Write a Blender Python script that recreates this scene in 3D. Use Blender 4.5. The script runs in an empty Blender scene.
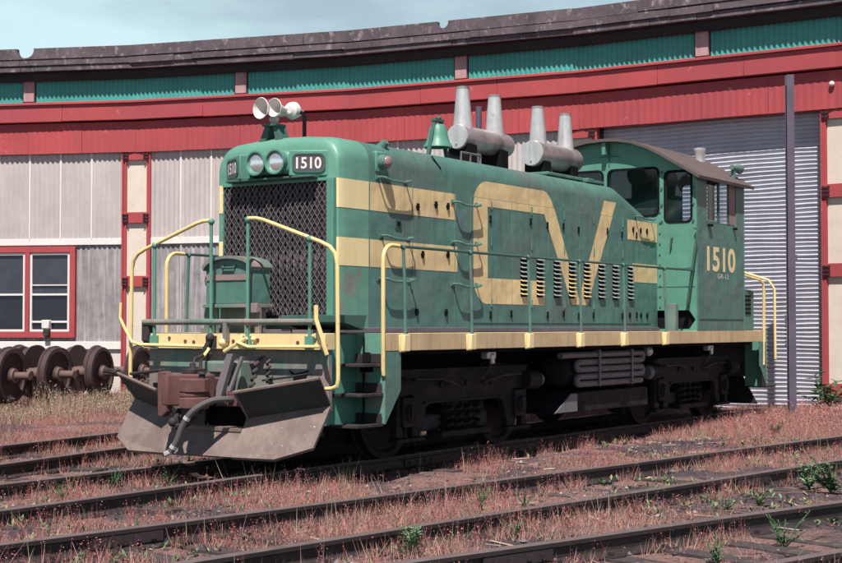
import bpy, math, random
import numpy as np
from mathutils import Vector, Matrix
from mathutils.geometry import tessellate_polygon
random.seed(7); rng = np.random.default_rng(11)
S = bpy.context.scene
COL = S.collection
R_ = math.radians

# ------------------------------------------------------------------ camera, sky, sun, exposure
cam = bpy.data.cameras.new('camera'); camo = bpy.data.objects.new('camera', cam); COL.objects.link(camo)
cam.sensor_width = 36.0; cam.lens = 36.0 * 1437.58 / 842.0
cam.clip_start = 0.1; cam.clip_end = 6000
camo.location = (-17.6144, -9.9099, 1.4624)
_a, _p = 0.5838, 0.0310
_fw = Vector((math.cos(_a) * math.cos(_p), math.sin(_a) * math.cos(_p), math.sin(_p)))
camo.rotation_euler = _fw.to_track_quat('-Z', 'Y').to_euler()
S.camera = camo

SUN = Vector((-1.83, -0.94, 3.40)).normalized()          # direction towards the sun
W = bpy.data.worlds.new('World'); S.world = W; W.use_nodes = True
nt = W.node_tree; nt.nodes.clear()
out = nt.nodes.new('ShaderNodeOutputWorld'); bg = nt.nodes.new('ShaderNodeBackground')
sky = nt.nodes.new('ShaderNodeTexSky'); sky.sky_type = 'NISHITA'; sky.sun_disc = False
sky.sun_elevation = math.asin(SUN.z); sky.sun_rotation = math.atan2(SUN.x, SUN.y) % (2 * math.pi)
sky.air_density = 0.55; sky.dust_density = 0.3; sky.ozone_density = 1.0
tc = nt.nodes.new('ShaderNodeTexCoord'); mp = nt.nodes.new('ShaderNodeMapping')
mp.inputs['Scale'].default_value = (2.0, 2.0, 7.0)
nz = nt.nodes.new('ShaderNodeTexNoise'); nz.inputs['Scale'].default_value = 1.6; nz.inputs['Detail'].default_value = 7
nz.inputs['Roughness'].default_value = 0.55
rp = nt.nodes.new('ShaderNodeValToRGB'); rp.color_ramp.elements[0].position = 0.40; rp.color_ramp.elements[1].position = 0.62
rp.color_ramp.elements[0].color = (0, 0, 0, 1); rp.color_ramp.elements[1].color = (1, 1, 1, 1)
mx = nt.nodes.new('ShaderNodeMix'); mx.data_type = 'RGBA'
mx.inputs[7].default_value = (10.0, 13.4, 14.3, 1)
nt.links.new(tc.outputs['Generated'], mp.inputs['Vector']); nt.links.new(mp.outputs[0], nz.inputs['Vector'])
nt.links.new(nz.outputs['Fac'], rp.inputs['Fac'])
sep = nt.nodes.new('ShaderNodeSeparateXYZ'); nt.links.new(tc.outputs['Generated'], sep.inputs[0])
hz = nt.nodes.new('ShaderNodeMapRange'); hz.interpolation_type = 'SMOOTHSTEP'      # summer haze thinning with height, the same all round
hz.inputs['From Min'].default_value = 0.17; hz.inputs['From Max'].default_value = 0.42; hz.inputs['To Min'].default_value = 1.0; hz.inputs['To Max'].default_value = 0.0
nt.links.new(sep.outputs['Z'], hz.inputs['Value'])
cm = nt.nodes.new('ShaderNodeMath'); cm.operation = 'MULTIPLY_ADD'; cm.inputs[1].default_value = 0.45; cm.inputs[2].default_value = 0.60
nt.links.new(rp.outputs['Color'], cm.inputs[0])
hm = nt.nodes.new('ShaderNodeMath'); hm.operation = 'MULTIPLY'; nt.links.new(cm.outputs[0], hm.inputs[0]); nt.links.new(hz.outputs[0], hm.inputs[1])
nt.links.new(hm.outputs[0], mx.inputs[0])
nt.links.new(sky.outputs[0], mx.inputs[6]); nt.links.new(mx.outputs[2], bg.inputs['Color'])
bg.inputs['Strength'].default_value = 0.05
nt.links.new(bg.outputs[0], out.inputs['Surface'])
sl = bpy.data.lights.new('sun', 'SUN'); sl.energy = 5.0; sl.angle = R_(0.5); sl.color = (1.0, 0.95, 0.86)
slo = bpy.data.objects.new('sun', sl); COL.objects.link(slo)
slo.rotation_euler = SUN.to_track_quat('Z', 'Y').to_euler(); slo.location = SUN * 60
S.view_settings.view_transform = 'Standard'; S.view_settings.look = 'None'
S.view_settings.gamma = 1.0; S.view_settings.exposure = 0.42
S.cycles.max_bounces = 6; S.cycles.transparent_max_bounces = 8

# ------------------------------------------------------------------ materials
def mat(name, col, rough=0.6, metal=0.0, var=0.18, scale=2.5, var2=None, mask=(0.55, 0.68), mscale=3.0,
        streak=0.0, streak_col=None, bump=0.0, bscale=60, spots=None, spot_t=0.68, spot_scale=9.0, spec=0.4, fine=0.08, patches=(), wav=0.0, chips=0.0):
    m = bpy.data.materials.new(name); m.use_nodes = True
    t = m.node_tree; N = t.nodes; L = t.links
    b = N['Principled BSDF']; b.inputs['Roughness'].default_value = rough; b.inputs['Metallic'].default_value = metal
    b.inputs['Specular IOR Level'].default_value = spec
    tc = N.new('ShaderNodeTexCoord'); co = tc.outputs['Object']
    def noise(sc, det=5, vec=None, rough_=0.6):
        n = N.new('ShaderNodeTexNoise'); n.inputs['Scale'].default_value = sc; n.inputs['Detail'].default_value = det
        n.inputs['Roughness'].default_value = rough_
        L.new(vec if vec is not None else co, n.inputs['Vector']); return n.outputs['Fac']
    def ramp(f, a, b_):
        r = N.new('ShaderNodeMapRange'); r.inputs['From Min'].default_value = a; r.inputs['From Max'].default_value = b_
        L.new(f, r.inputs['Value']); return r.outputs['Result']
    def mix(fac, A, B, amt=1.0, mode='MIX'):
        x = N.new('ShaderNodeMix'); x.data_type = 'RGBA'; x.blend_type = mode
        if amt != 1.0:
            mm = N.new('ShaderNodeMath'); mm.operation = 'MULTIPLY'; mm.inputs[1].default_value = amt
            L.new(fac, mm.inputs[0]); fac = mm.outputs[0]
        L.new(fac, x.inputs[0])
        for i, c in ((6, A), (7, B)):
            if isinstance(c, tuple): x.inputs[i].default_value = (*c, 1) if len(c) == 3 else c
            else: L.new(c, x.inputs[i])
        return x.outputs[2]
    c0 = tuple(max(0, c * (1 - var)) for c in col); c1 = tuple(min(1, c * (1 + var)) for c in col)
    c = mix(ramp(noise(scale), 0.3, 0.7), c0, c1)
    if fine: c = mix(ramp(noise(scale * 16, 3), 0.35, 0.65), c, tuple(k * 0.55 for k in col), fine * 2)
    if var2 is not None:
        c = mix(ramp(noise(mscale, 6), mask[0], mask[1]), c, var2)
    if streak > 0:
        mp = N.new('ShaderNodeMapping'); mp.inputs['Scale'].default_value = (9, 9, 0.7); L.new(co, mp.inputs['Vector'])
        c = mix(ramp(noise(1.3, 5, mp.outputs[0]), 0.48, 0.75), c, streak_col or tuple(k * 0.5 for k in col), streak)
    if spots is not None:
        c = mix(ramp(noise(spot_scale, 7, None, 0.7), spot_t, spot_t + 0.05), c, spots)
    if chips > 0:                        # rust runs and flaked paint
        mp2 = N.new('ShaderNodeMapping'); mp2.inputs['Scale'].default_value = (26, 26, 1.1); L.new(co, mp2.inputs['Vector'])
        c = mix(ramp(noise(1.0, 4, mp2.outputs[0]), 0.60, 0.74), c, (0.15, 0.095, 0.085), chips)
        gate = ramp(noise(1.9, 4), 0.45, 0.62); ch = ramp(noise(42, 5, None, 0.7), 0.62, 0.66)
        gm_ = N.new('ShaderNodeMath'); gm_.operation = 'MULTIPLY'; L.new(gate, gm_.inputs[0]); L.new(ch, gm_.inputs[1])
        c = mix(gm_.outputs[0], c, (0.12, 0.065, 0.055), min(1.0, chips * 1.5))
    for (pc, pr, pcol) in patches:      # worn areas with a place of their own
        ds = N.new('ShaderNodeVectorMath'); ds.operation = 'DISTANCE'; ds.inputs[1].default_value = pc; L.new(co, ds.inputs[0])
        ad = N.new('ShaderNodeMath'); ad.operation = 'MULTIPLY_ADD'; ad.inputs[1].default_value = 3.2 * pr; L.new(noise(17, 9, None, 0.85), ad.inputs[0]); L.new(ds.outputs['Value'], ad.inputs[2])
        c = mix(ramp(ad.outputs[0], pr * 2.55, pr * 1.75), c, pcol, 0.8)
    L.new(c, b.inputs['Base Color'])
    if bump > 0:
        bm = N.new('ShaderNodeBump'); bm.inputs['Strength'].default_value = bump; bm.inputs['Distance'].default_value = 0.01
        L.new(noise(bscale, 4), bm.inputs['Height']); L.new(bm.outputs[0], b.inputs['Normal'])
    if wav > 0:
        b2 = N.new('ShaderNodeBump'); b2.inputs['Strength'].default_value = 1.0; b2.inputs['Distance'].default_value = wav
        L.new(noise(2.2, 2), b2.inputs['Height'])
        if bump > 0: L.new(bm.outputs[0], b2.inputs['Normal'])
        L.new(b2.outputs[0], b.inputs['Normal'])
    r = N.new('ShaderNodeMapRange'); r.inputs['To Min'].default_value = max(0.05, rough - 0.12); r.inputs['To Max'].default_value = min(1, rough + 0.15)
    L.new(noise(scale * 3), r.inputs['Value']); L.new(r.outputs[0], b.inputs['Roughness'])
    return m

RUST = (0.10, 0.045, 0.035)
M = {}
M['green'] = mat('green_paint', (0.088, 0.208, 0.178), 0.46, var=0.14, scale=1.6, streak=0.75, streak_col=(0.078, 0.108, 0.105), spots=(0.15, 0.095, 0.095), spot_t=0.665, spot_scale=16, bump=0.08, bscale=30, var2=(0.125, 0.150, 0.145), mask=(0.48, 0.72), mscale=1.1, wav=0.035, chips=0.5)
M['green_lit'] = mat('green_paint_lit', (0.105, 0.285, 0.218), 0.42, var=0.13, scale=1.4, streak=0.40, streak_col=(0.10, 0.19, 0.175), spots=(0.15, 0.10, 0.10), spot_t=0.675, spot_scale=15, bump=0.05, bscale=30, wav=0.02, chips=0.35)  # lighter green copy; sun-facing brightness of the cab front put into the colour
M['green_nose'] = mat('green_paint_nose', (0.128, 0.305, 0.235), 0.40, var=0.12, scale=1.8, streak=0.35, streak_col=(0.11, 0.22, 0.21), spots=(0.17, 0.11, 0.11), spot_t=0.675, spot_scale=15, bump=0.05, bscale=30, wav=0.02, chips=0.35, patches=[((-5.28, -0.85, 1.90), 0.17, (0.26, 0.15, 0.16)), ((-5.44, -0.83, 1.66), 0.12, (0.25, 0.19, 0.19)), ((-5.12, -0.86, 2.02), 0.07, (0.24, 0.14, 0.14)), ((-5.55, -1.40, 0.72), 0.17, (0.25, 0.18, 0.19)), ((-5.55, -1.25, 0.95), 0.10, (0.22, 0.17, 0.17))])  # scuffs are wear; brightness of the sun-facing nose is put into the base colour
M['green_dirty'] = mat('green_paint_dirty', (0.14, 0.215, 0.185), 0.62, var=0.22, scale=3.0, var2=(0.28, 0.21, 0.205), mask=(0.42, 0.62), mscale=1.8, streak=0.5, streak_col=(0.09, 0.065, 0.065), spots=(0.06, 0.035, 0.03), spot_t=0.65, spot_scale=14)
M['green_dark'] = mat('green_paint_dark', (0.050, 0.115, 0.100), 0.55, var=0.2)
M['yellow'] = mat('yellow_paint', (0.87, 0.71, 0.39), 0.45, var=0.07, scale=2.0, streak=0.30, streak_col=(0.60, 0.46, 0.28), spots=(0.22, 0.12, 0.09), spot_t=0.685, spot_scale=14)
M['yellow_dirty'] = mat('yellow_paint_dirty', (0.77, 0.58, 0.31), 0.55, var=0.10, scale=2.6, streak=0.5, streak_col=(0.50, 0.36, 0.26), spots=(0.24, 0.13, 0.10), spot_t=0.68, spot_scale=15, wav=0.03, chips=0.45)
M['yellow_sill'] = mat('yellow_sill_paint', (0.62, 0.455, 0.27), 0.62, var=0.14, scale=2.6, streak=0.6, streak_col=(0.38, 0.25, 0.20), spots=(0.20, 0.11, 0.09), spot_t=0.64, spot_scale=14, chips=0.8)
M['yellow_rail'] = mat('yellow_rail_paint', (0.84, 0.64, 0.30), 0.45, var=0.10, scale=4.0, spots=(0.24, 0.12, 0.08), spot_t=0.64, spot_scale=22)
M['yellow_chip'] = mat('yellow_paint_chipped', (0.82, 0.645, 0.34), 0.5, var=0.10, scale=3.0, streak=0.25, streak_col=(0.55, 0.38, 0.2), spots=(0.16, 0.075, 0.06), spot_t=0.63, spot_scale=7)
M['red'] = mat('red_paint', (0.425, 0.066, 0.076), 0.7, var=0.12, scale=0.9, streak=0.45, streak_col=(0.28, 0.070, 0.075), bump=0.1, bscale=20, spots=(0.50, 0.20, 0.21), spot_t=0.655, spot_scale=5.0, var2=(0.34, 0.060, 0.075), mask=(0.46, 0.7), mscale=0.6)
M['red_dark'] = mat('red_oxide', (0.14, 0.032, 0.035), 0.7, var=0.2)
M['cornice'] = mat('weathered_board', (0.112, 0.088, 0.104), 0.85, var=0.35, scale=2.0, var2=(0.33, 0.26, 0.29), mask=(0.56, 0.72), mscale=7.0, bump=0.7, bscale=14, streak=0.4, streak_col=(0.06, 0.045, 0.06))
M['soffit'] = mat('dark_soffit', (0.035, 0.026, 0.031), 0.9, var=0.2)
M['teal'] = mat('teal_sheet', (0.070, 0.36, 0.33), 0.55, var=0.14, scale=1.2, streak=0.3, streak_col=(0.07, 0.30, 0.28))
M['post'] = mat('clerestory_post', (0.42, 0.27, 0.29), 0.8, var=0.2, streak=0.4)
M['cream'] = mat('cream_stucco', (0.70, 0.605, 0.54), 0.9, var=0.06, scale=4.0, bump=0.35, bscale=45, streak=0.12, streak_col=(0.5, 0.4, 0.35), spots=(0.35, 0.26, 0.23), spot_t=0.76, spot_scale=4)
M['sheet'] = mat('pale_fibre_sheet', (0.52, 0.46, 0.46), 0.55, var=0.10, scale=1.6, streak=0.35, streak_col=(0.36, 0.31, 0.33), spec=0.3, spots=(0.30, 0.25, 0.26), spot_t=0.72, spot_scale=6)
M['sheet_old'] = mat('weathered_fibre_sheet', (0.30, 0.275, 0.29), 0.7, var=0.22, scale=2.5, streak=0.85, streak_col=(0.56, 0.54, 0.55), var2=(0.20, 0.18, 0.20), mask=(0.52, 0.7), mscale=3.2)
M['white'] = mat('white_paint', (0.78, 0.74, 0.72), 0.6, var=0.06, scale=3, streak=0.2, streak_col=(0.5, 0.45, 0.43))
M['plinth'] = mat('whitewashed_plinth', (0.66, 0.60, 0.57), 0.9, var=0.12, scale=2, streak=0.25, streak_col=(0.42, 0.36, 0.34), bump=0.2)
M['door'] = mat('galvanised_curtain', (0.52, 0.52, 0.60), 0.5, metal=0.0, var=0.10, scale=1.5, streak=0.35, streak_col=(0.34, 0.32, 0.40), spec=0.5, spots=(0.3, 0.26, 0.28), spot_t=0.68, spot_scale=6)
M['steel'] = mat('dark_steel', (0.040, 0.033, 0.038), 0.62, spec=0.2, var=0.3, scale=4, var2=(0.085, 0.062, 0.060), mask=(0.52, 0.66), mscale=5)
M['truck'] = mat('shaded_grimy_black', (0.021, 0.018, 0.022), 0.62, var=0.35, scale=3.5, var2=(0.045, 0.035, 0.038), mask=(0.52, 0.75), mscale=3.5, spec=0.12)  # grimy black made darker still, putting deep underside shade into the colour
M['black'] = mat('flat_black', (0.010, 0.009, 0.011), 0.9, var=0.3, spec=0.1)  # black parts, plus sheets painted dark for the shade inside openings and recesses
M['pipe'] = mat('grey_pipe', (0.17, 0.155, 0.17), 0.5, var=0.2, scale=6, spots=RUST, spot_t=0.66)
M['silver'] = mat('aluminium_paint', (0.66, 0.64, 0.65), 0.32, metal=0.45, var=0.14, scale=5, streak=0.55, streak_col=(0.30, 0.24, 0.24), spots=(0.22, 0.17, 0.17), spot_t=0.65, spot_scale=11)
M['drum'] = mat('sooty_drum', (0.46, 0.39, 0.40), 0.36, metal=0.5, var=0.30, scale=3, var2=(0.10, 0.06, 0.06), mask=(0.52, 0.78), mscale=3.2, streak=0.3, streak_col=(0.12, 0.075, 0.075))
M['roof'] = mat('brown_roof', (0.115, 0.088, 0.088), 0.75, var=0.15, scale=2, streak=0.2)
M['plow'] = mat('worn_plow_steel', (0.165, 0.119, 0.110), 0.6, var=0.16, scale=3, var2=(0.215, 0.160, 0.150), mask=(0.42, 0.62), mscale=4.0, spots=(0.46, 0.42, 0.43), spot_t=0.625, spot_scale=34, bump=0.25, bscale=40, streak=0.3, streak_col=(0.10, 0.065, 0.06), wav=0.02)
M['plow_green'] = mat('scraped_green_steel', (0.045, 0.062, 0.060), 0.7, var=0.3, scale=3, var2=(0.075, 0.045, 0.045), mask=(0.5, 0.66), mscale=2.5, spec=0.2)
M['rustred'] = mat('rusty_coupler', (0.135, 0.060, 0.058), 0.8, var=0.25, scale=5, spots=(0.06, 0.035, 0.035), spot_t=0.6, bump=0.3)
M['wheel'] = mat('rusty_wheel', (0.062, 0.037, 0.038), 0.75, var=0.3, scale=3, spots=(0.12, 0.055, 0.05), spot_t=0.64, spot_scale=6, bump=0.2)
M['axle'] = mat('rusty_axle', (0.14, 0.085, 0.078), 0.7, var=0.25, scale=4)
M['hose'] = mat('rubber_hose', (0.095, 0.085, 0.09), 0.6, var=0.15)
M['rail'] = mat('rail_steel', (0.036, 0.026, 0.029), 0.6, var=0.25, scale=4, spots=(0.07, 0.04, 0.035), spot_t=0.64)
M['railtop'] = mat('rail_head', (0.150, 0.115, 0.118), 0.42, var=0.2, scale=5, spots=(0.10, 0.05, 0.045), spot_t=0.60)
M['tie'] = mat('old_sleeper', (0.062, 0.048, 0.052), 0.95, var=0.35, scale=5, var2=(0.17, 0.13, 0.13), mask=(0.56, 0.72), mscale=7, bump=0.5, bscale=30)
M['lens'] = mat('marker_lens', (0.30, 0.19, 0.19), 0.2, var=0.1)
M['lampglass'] = mat('lamp_reflector', (0.86, 0.86, 0.88), 0.12, metal=0.75, var=0.1, scale=12)
M['dark_board'] = mat('number_board', (0.085, 0.075, 0.09), 0.5, var=0.15)
M['horn'] = mat('horn_paint', (0.70, 0.66, 0.64), 0.5, var=0.12, scale=9, spots=(0.30, 0.22, 0.21), spot_t=0.66, spot_scale=18)
M['shutter'] = mat('dusty_shutter', (0.045, 0.038, 0.046), 0.7, var=0.3, scale=4, var2=(0.28, 0.225, 0.26), mask=(0.56, 0.62), mscale=2.4)
M['wire'] = mat('screen_wire', (0.20, 0.17, 0.195), 0.6, var=0.2)
M['kick'] = mat('mauve_kick_strip', (0.15, 0.125, 0.145), 0.7, var=0.2)
M['tan'] = mat('faded_band', (0.30, 0.20, 0.20), 0.7, var=0.15)
M['inside'] = mat('dark_interior', (0.035, 0.038, 0.040), 0.9, var=0.2)
M['polem'] = mat('painted_steel_pole', (0.105, 0.085, 0.125), 0.6, var=0.2, scale=3, spots=(0.05, 0.03, 0.04), spot_t=0.66)
M['louvre'] = mat('skylit_louvre', (0.42, 0.46, 0.43), 0.5, var=0.15, scale=8)  # green slats made pale; sky glare on their tops put into the colour
M['blind'] = mat('grey_blind', (0.36, 0.34, 0.38), 0.8, var=0.2, scale=3)
M['curtain'] = mat('dim_curtain', (0.13, 0.115, 0.15), 0.8, var=0.25, scale=3)
M['bolt'] = mat('bolt_steel', (0.045, 0.025, 0.03), 0.7)

def glass(name, tint, refl=0.12):
    m = bpy.data.materials.new(name); m.use_nodes = True
    t = m.node_tree; N = t.nodes; L = t.links; N.clear()
    o = N.new('ShaderNodeOutputMaterial'); tr = N.new('ShaderNodeBsdfTransparent'); gl = N.new('ShaderNodeBsdfGlossy')
    tr.inputs['Color'].default_value = (*tint, 1); gl.inputs['Roughness'].default_value = 0.03
    lw = N.new('ShaderNodeLayerWeight'); lw.inputs['Blend'].default_value = 0.5; pw = N.new('ShaderNodeMath'); pw.operation = 'POWER'; pw.inputs[1].default_value = 4.0; L.new(lw.outputs['Facing'], pw.inputs[0])
    fr = N.new('ShaderNodeMath'); fr.operation = 'MULTIPLY_ADD'; fr.inputs[1].default_value = 0.55; fr.inputs[2].default_value = 0.04; L.new(pw.outputs[0], fr.inputs[0])
    mxs = N.new('ShaderNodeMixShader'); L.new(fr.outputs[0], mxs.inputs[0]); L.new(tr.outputs[0], mxs.inputs[1]); L.new(gl.outputs[0], mxs.inputs[2])
    L.new(mxs.outputs[0], o.inputs['Surface']); return m
M['glass'] = glass('cab_glass', (0.84, 0.87, 0.90))
M['winglass'] = glass('window_glass', (0.62, 0.62, 0.66))

# ------------------------------------------------------------------ mesh helpers
class MB:
    def __init__(s): s.v = []; s.f = []; s.mi = []
    def add(s, v, f, mi=0):
        n = len(s.v); s.v += [tuple(p) for p in v]; s.f += [tuple(i + n for i in q) for q in f]; s.mi += [mi] * len(f); return s
    def box(s, x0, x1, y0, y1, z0, z1, mi=0):
        x0, x1 = min(x0, x1), max(x0, x1); y0, y1 = min(y0, y1), max(y0, y1); z0, z1 = min(z0, z1), max(z0, z1)
        return s.add([(x0, y0, z0), (x1, y0, z0), (x1, y1, z0), (x0, y1, z0), (x0, y0, z1), (x1, y0, z1), (x1, y1, z1), (x0, y1, z1)],
                     [(0, 3, 2, 1), (4, 5, 6, 7), (0, 1, 5, 4), (1, 2, 6, 5), (2, 3, 7, 6), (3, 0, 4, 7)], mi)
    def obox(s, c, ax, ay, az, mi=0):
        c, ax, ay, az = map(Vector, (c, ax, ay, az))
        v = [c + ax * i + ay * j + az * k for k in (-1, 1) for i, j in ((-1, -1), (1, -1), (1, 1), (-1, 1))]
        f = [(0, 3, 2, 1), (4, 5, 6, 7), (0, 1, 5, 4), (1, 2, 6, 5), (2, 3, 7, 6), (3, 0, 4, 7)]
        if ax.cross(ay).dot(az) < 0: f = [q[::-1] for q in f]
        return s.add(v, f, mi)
    def prism(s, poly, ext, mi=0, holes=()):
        ext = Vector(ext); loops = [[Vector(p) for p in poly]] + [[Vector(p) for p in h] for h in holes]
        flat = [p for l in loops for p in l]; tris = tessellate_polygon(loops); n = len(flat)
        v = flat + [p + ext for p in flat]; f = []
        for t in tris:
            a, b, c = t
            nn = (flat[b] - flat[a]).cross(flat[c] - flat[a])
            if nn.length < 1e-12: continue
            if nn.dot(ext) > 0: a, b, c = c, b, a
            f += [(a, b, c), (c + n, b + n, a + n)]
        k = 0
        for li, l in enumerate(loops):
            m = len(l)
            nrm = Vector((0, 0, 0))
            for i in range(m): nrm += l[i].cross(l[(i + 1) % m])
            flip = (nrm.dot(ext) > 0) != (li > 0)
            for i in range(m):
                q = (k + i, k + (i + 1) % m, k + (i + 1) % m + n, k + i + n)
                f.append(q if flip else q[::-1])
            k += m
        return s.add(v, f, mi)
    def cyl(s, p0, p1, r0, r1=None, n=14, mi=0, caps=True):
        r1 = r0 if r1 is None else r1; p0, p1 = Vector(p0), Vector(p1); d = (p1 - p0).normalized()
        u = d.orthogonal().normalized(); w = d.cross(u)
        v = []; f = []
        for p, r in ((p0, r0), (p1, r1)):
            for i in range(n):
                a = 2 * math.pi * i / n; v.append(p + (u * math.cos(a) + w * math.sin(a)) * r)
        for i in range(n): f.append((i, (i + 1) % n, n + (i + 1) % n, n + i))
        if caps: f.append(tuple(range(n))[::-1]); f.append(tuple(range(n, 2 * n)))
        return s.add(v, f, mi)
    def lathe(s, o, d, prof, n=20, mi=0):
        o, d = Vector(o), Vector(d).normalized(); u = d.orthogonal().normalized(); w = d.cross(u)
        v = []; f = []
        for h, r in prof:
            for i in range(n):
                a = 2 * math.pi * i / n; v.append(o + d * h + (u * math.cos(a) + w * math.sin(a)) * max(r, 1e-4))
        for k in range(len(prof) - 1):
            for i in range(n): f.append((k * n + i, k * n + (i + 1) % n, (k + 1) * n + (i + 1) % n, (k + 1) * n + i))
        f.append(tuple(range(n))[::-1]); m = (len(prof) - 1) * n; f.append(tuple(range(m, m + n)))
        return s.add(v, f, mi)
    def tube(s, path, r, n=8, mi=0):
        P = [Vector(p) for p in path]; T = []
        for i in range(len(P)):
            a = P[max(0, i - 1)]; b = P[min(len(P) - 1, i + 1)]; T.append((b - a).normalized())
        u = T[0].orthogonal().normalized(); v = []; f = []
        for i, p in enumerate(P):
            if i: u = (u - T[i] * u.dot(T[i])); u = u.normalized() if u.length > 1e-6 else T[i].orthogonal().normalized()
            w = T[i].cross(u); rr = r[i] if isinstance(r, (list, tuple)) else r
            for k in range(n):
                a = 2 * math.pi * k / n; v.append(p + (u * math.cos(a) + w * math.sin(a)) * rr)
        for i in range(len(P) - 1):
            for k in range(n): f.append((i * n + k, i * n + (k + 1) % n, (i + 1) * n + (k + 1) % n, (i + 1) * n + k))
        f.append(tuple(range(n))[::-1]); m = (len(P) - 1) * n; f.append(tuple(range(m, m + n)))
        return s.add(v, f, mi)
    def ball(s, c, r, n=12, mi=0, sx=1, sy=1, sz=1):
        c = Vector(c); v = []; f = []; m = n // 2
        for j in range(m + 1):
            t = math.pi * j / m
            for i in range(n):
                a = 2 * math.pi * i / n; rr = max(math.sin(t), 1e-3)
                v.append((c.x + r * sx * rr * math.cos(a), c.y + r * sy * rr * math.sin(a), c.z - r * sz * math.cos(t)))
        for j in range(m):
            for i in range(n): f.append((j * n + i, j * n + (i + 1) % n, (j + 1) * n + (i + 1) % n, (j + 1) * n + i))
        return s.add(v, f, mi)
    def mesh(s, name, mats, smooth=True):
        me = bpy.data.meshes.new(name); me.from_pydata(s.v, [], s.f); me.update()
        for m in (mats if isinstance(mats, (list, tuple)) else [mats]): me.materials.append(M[m] if isinstance(m, str) else m)
        me.polygons.foreach_set('material_index', s.mi)
        if smooth:
            me.polygons.foreach_set('use_smooth', [True] * len(s.f)); me.set_sharp_from_angle(angle=R_(34))
        return me

def link(name, me, parent=None, loc=None):
    o = bpy.data.objects.new(name, me); COL.objects.link(o)
    if parent is not None:
        o.parent = parent
        o.location = loc if loc is not None else (-parent.location if parent.type == 'EMPTY' else (0, 0, 0))
    elif loc is not None: o.location = loc
    return o
def obj(name, mb, mats, parent=None, bevel=0.0, loc=None):
    o = link(name, mb.mesh(name, mats), parent, loc)
    if bevel:
        b = o.modifiers.new('bevel', 'BEVEL'); b.width = bevel; b.segments = 2; b.limit_method = 'ANGLE'; b.angle_limit = R_(40)
        b.harden_normals = False
    return o
def tag(o, label=None, cat=None, group=None, kind=None):
    for k, v in (('label', label), ('category', cat), ('group', group), ('kind', kind)):
        if v: o[k] = v
    return o
def empty(name, loc=(0, 0, 0), rz=0):
    o = bpy.data.objects.new(name, None); COL.objects.link(o); o.location = loc; o.rotation_euler = (0, 0, rz); return o
def arc(c, r, a0, a1, n, plane='xz', third=0.0):
    P = []
    for i in range(n + 1):
        a = R_(a0 + (a1 - a0) * i / n); p, q = c[0] + r * math.cos(a), c[1] + r * math.sin(a)
        P.append({'xz': (p, third, q), 'yz': (third, p, q), 'xy': (p, q, third)}[plane])
    return P
def rrect(a0, a1, b0, b1, r, n=4):
    P = []
    for (cx, cy, s) in ((a1 - r, b1 - r, 0), (a0 + r, b1 - r, 90), (a0 + r, b0 + r, 180), (a1 - r, b0 + r, 270)):
        for i in range(n + 1):
            t = R_(s + 90 * i / n); P.append((cx + r * math.cos(t), cy + r * math.sin(t)))
    return P
def text_mesh(txt, x_dir, z_dir, origin, width, height, depth, bold=0.02):
    cu = bpy.data.curves.new('lettering', 'FONT'); cu.body = txt; cu.size = 1.0; cu.offset = bold; cu.resolution_u = 4
    to = bpy.data.objects.new('lettering', cu); COL.objects.link(to)
    dg = bpy.context.evaluated_depsgraph_get(); dg.update()
    me = bpy.data.meshes.new_from_object(to.evaluated_get(dg))
    COL.objects.unlink(to); bpy.data.objects.remove(to)
    vs = [v.co.copy() for v in me.vertices]; fs = [tuple(p.vertices) for p in me.polygons]
    bpy.data.meshes.remove(me)
    x0 = min(v.x for v in vs); x1 = max(v.x for v in vs); y0 = min(v.y for v in vs); y1 = max(v.y for v in vs)
    X, Z, O = Vector(x_dir), Vector(z_dir), Vector(origin)
    mb = MB(); mb.add([O + X * ((v.x - x0) / (x1 - x0) * width) + Z * ((v.y - y0) / (y1 - y0) * height) for v in vs], fs)
    return mb
def vnoise(x, y, scale, seed=0):
    g = np.random.default_rng(seed).random((256, 256))
    xs, ys = np.asarray(x) * scale + 1000.0, np.asarray(y) * scale + 1000.0
    xi, yi = np.floor(xs).astype(int), np.floor(ys).astype(int); fx, fy = xs - xi, ys - yi
    fx = fx * fx * (3 - 2 * fx); fy = fy * fy * (3 - 2 * fy)
    a = g[xi % 256, yi % 256]; b = g[(xi + 1) % 256, yi % 256]; c = g[xi % 256, (yi + 1) % 256]; d = g[(xi + 1) % 256, (yi + 1) % 256]
    return (a * (1 - fx) + b * fx) * (1 - fy) + (c * (1 - fx) + d * fx) * fy

# ------------------------------------------------------------------ ground
CEN = (-31.0, 0.0); RAD = 38.8                      # turntable centre and radius of the roundhouse front
TRK = [(8.3, 8.0), (0.0, 0.0), (-7.9, -8.2), (-15.2, -15.5)]   # (bearing from the turntable, heading)
def track_axis(i):
    if i == 0: p = Vector((-6.0, 3.30, 0)); h = 10.5
    elif i == 1: p = Vector((0, 0, 0)); h = 0.0
    elif i == 2: p = Vector((-4.9, -3.82, 0)); h = -8.0
    else: p = Vector((-8.2, -6.22, 0)); h = -16.0
    d = Vector((math.cos(R_(h)), math.sin(R_(h)), 0)); return p, d
def ground_z(x, y):
    x = np.asarray(x, float); y = np.asarray(y, float)
    rr = np.hypot(x - CEN[0], y - CEN[1])
    z = -0.165 + 0.13 * np.clip((rr - 33.5) / 4.0, 0, 1)
    z = z + (vnoise(x, y, 1.1, 3) - 0.5) * 0.055 + (vnoise(x, y, 4.0, 4) - 0.5) * 0.03 + (vnoise(x, y, 11.0, 5) - 0.5) * 0.014
    return z
def axis_coords(lo, hi, fine0, fine1, step, nout):
    a = list(np.arange(fine0, fine1 + 1e-6, step))
    left = [fine0 - (fine0 - lo) * (i / nout) ** 3 for i in range(nout, 0, -1)]; right = [fine1 + (hi - fine1) * (i / nout) ** 3 for i in range(1, nout + 1)]
    return np.array(left + a + right)
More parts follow.
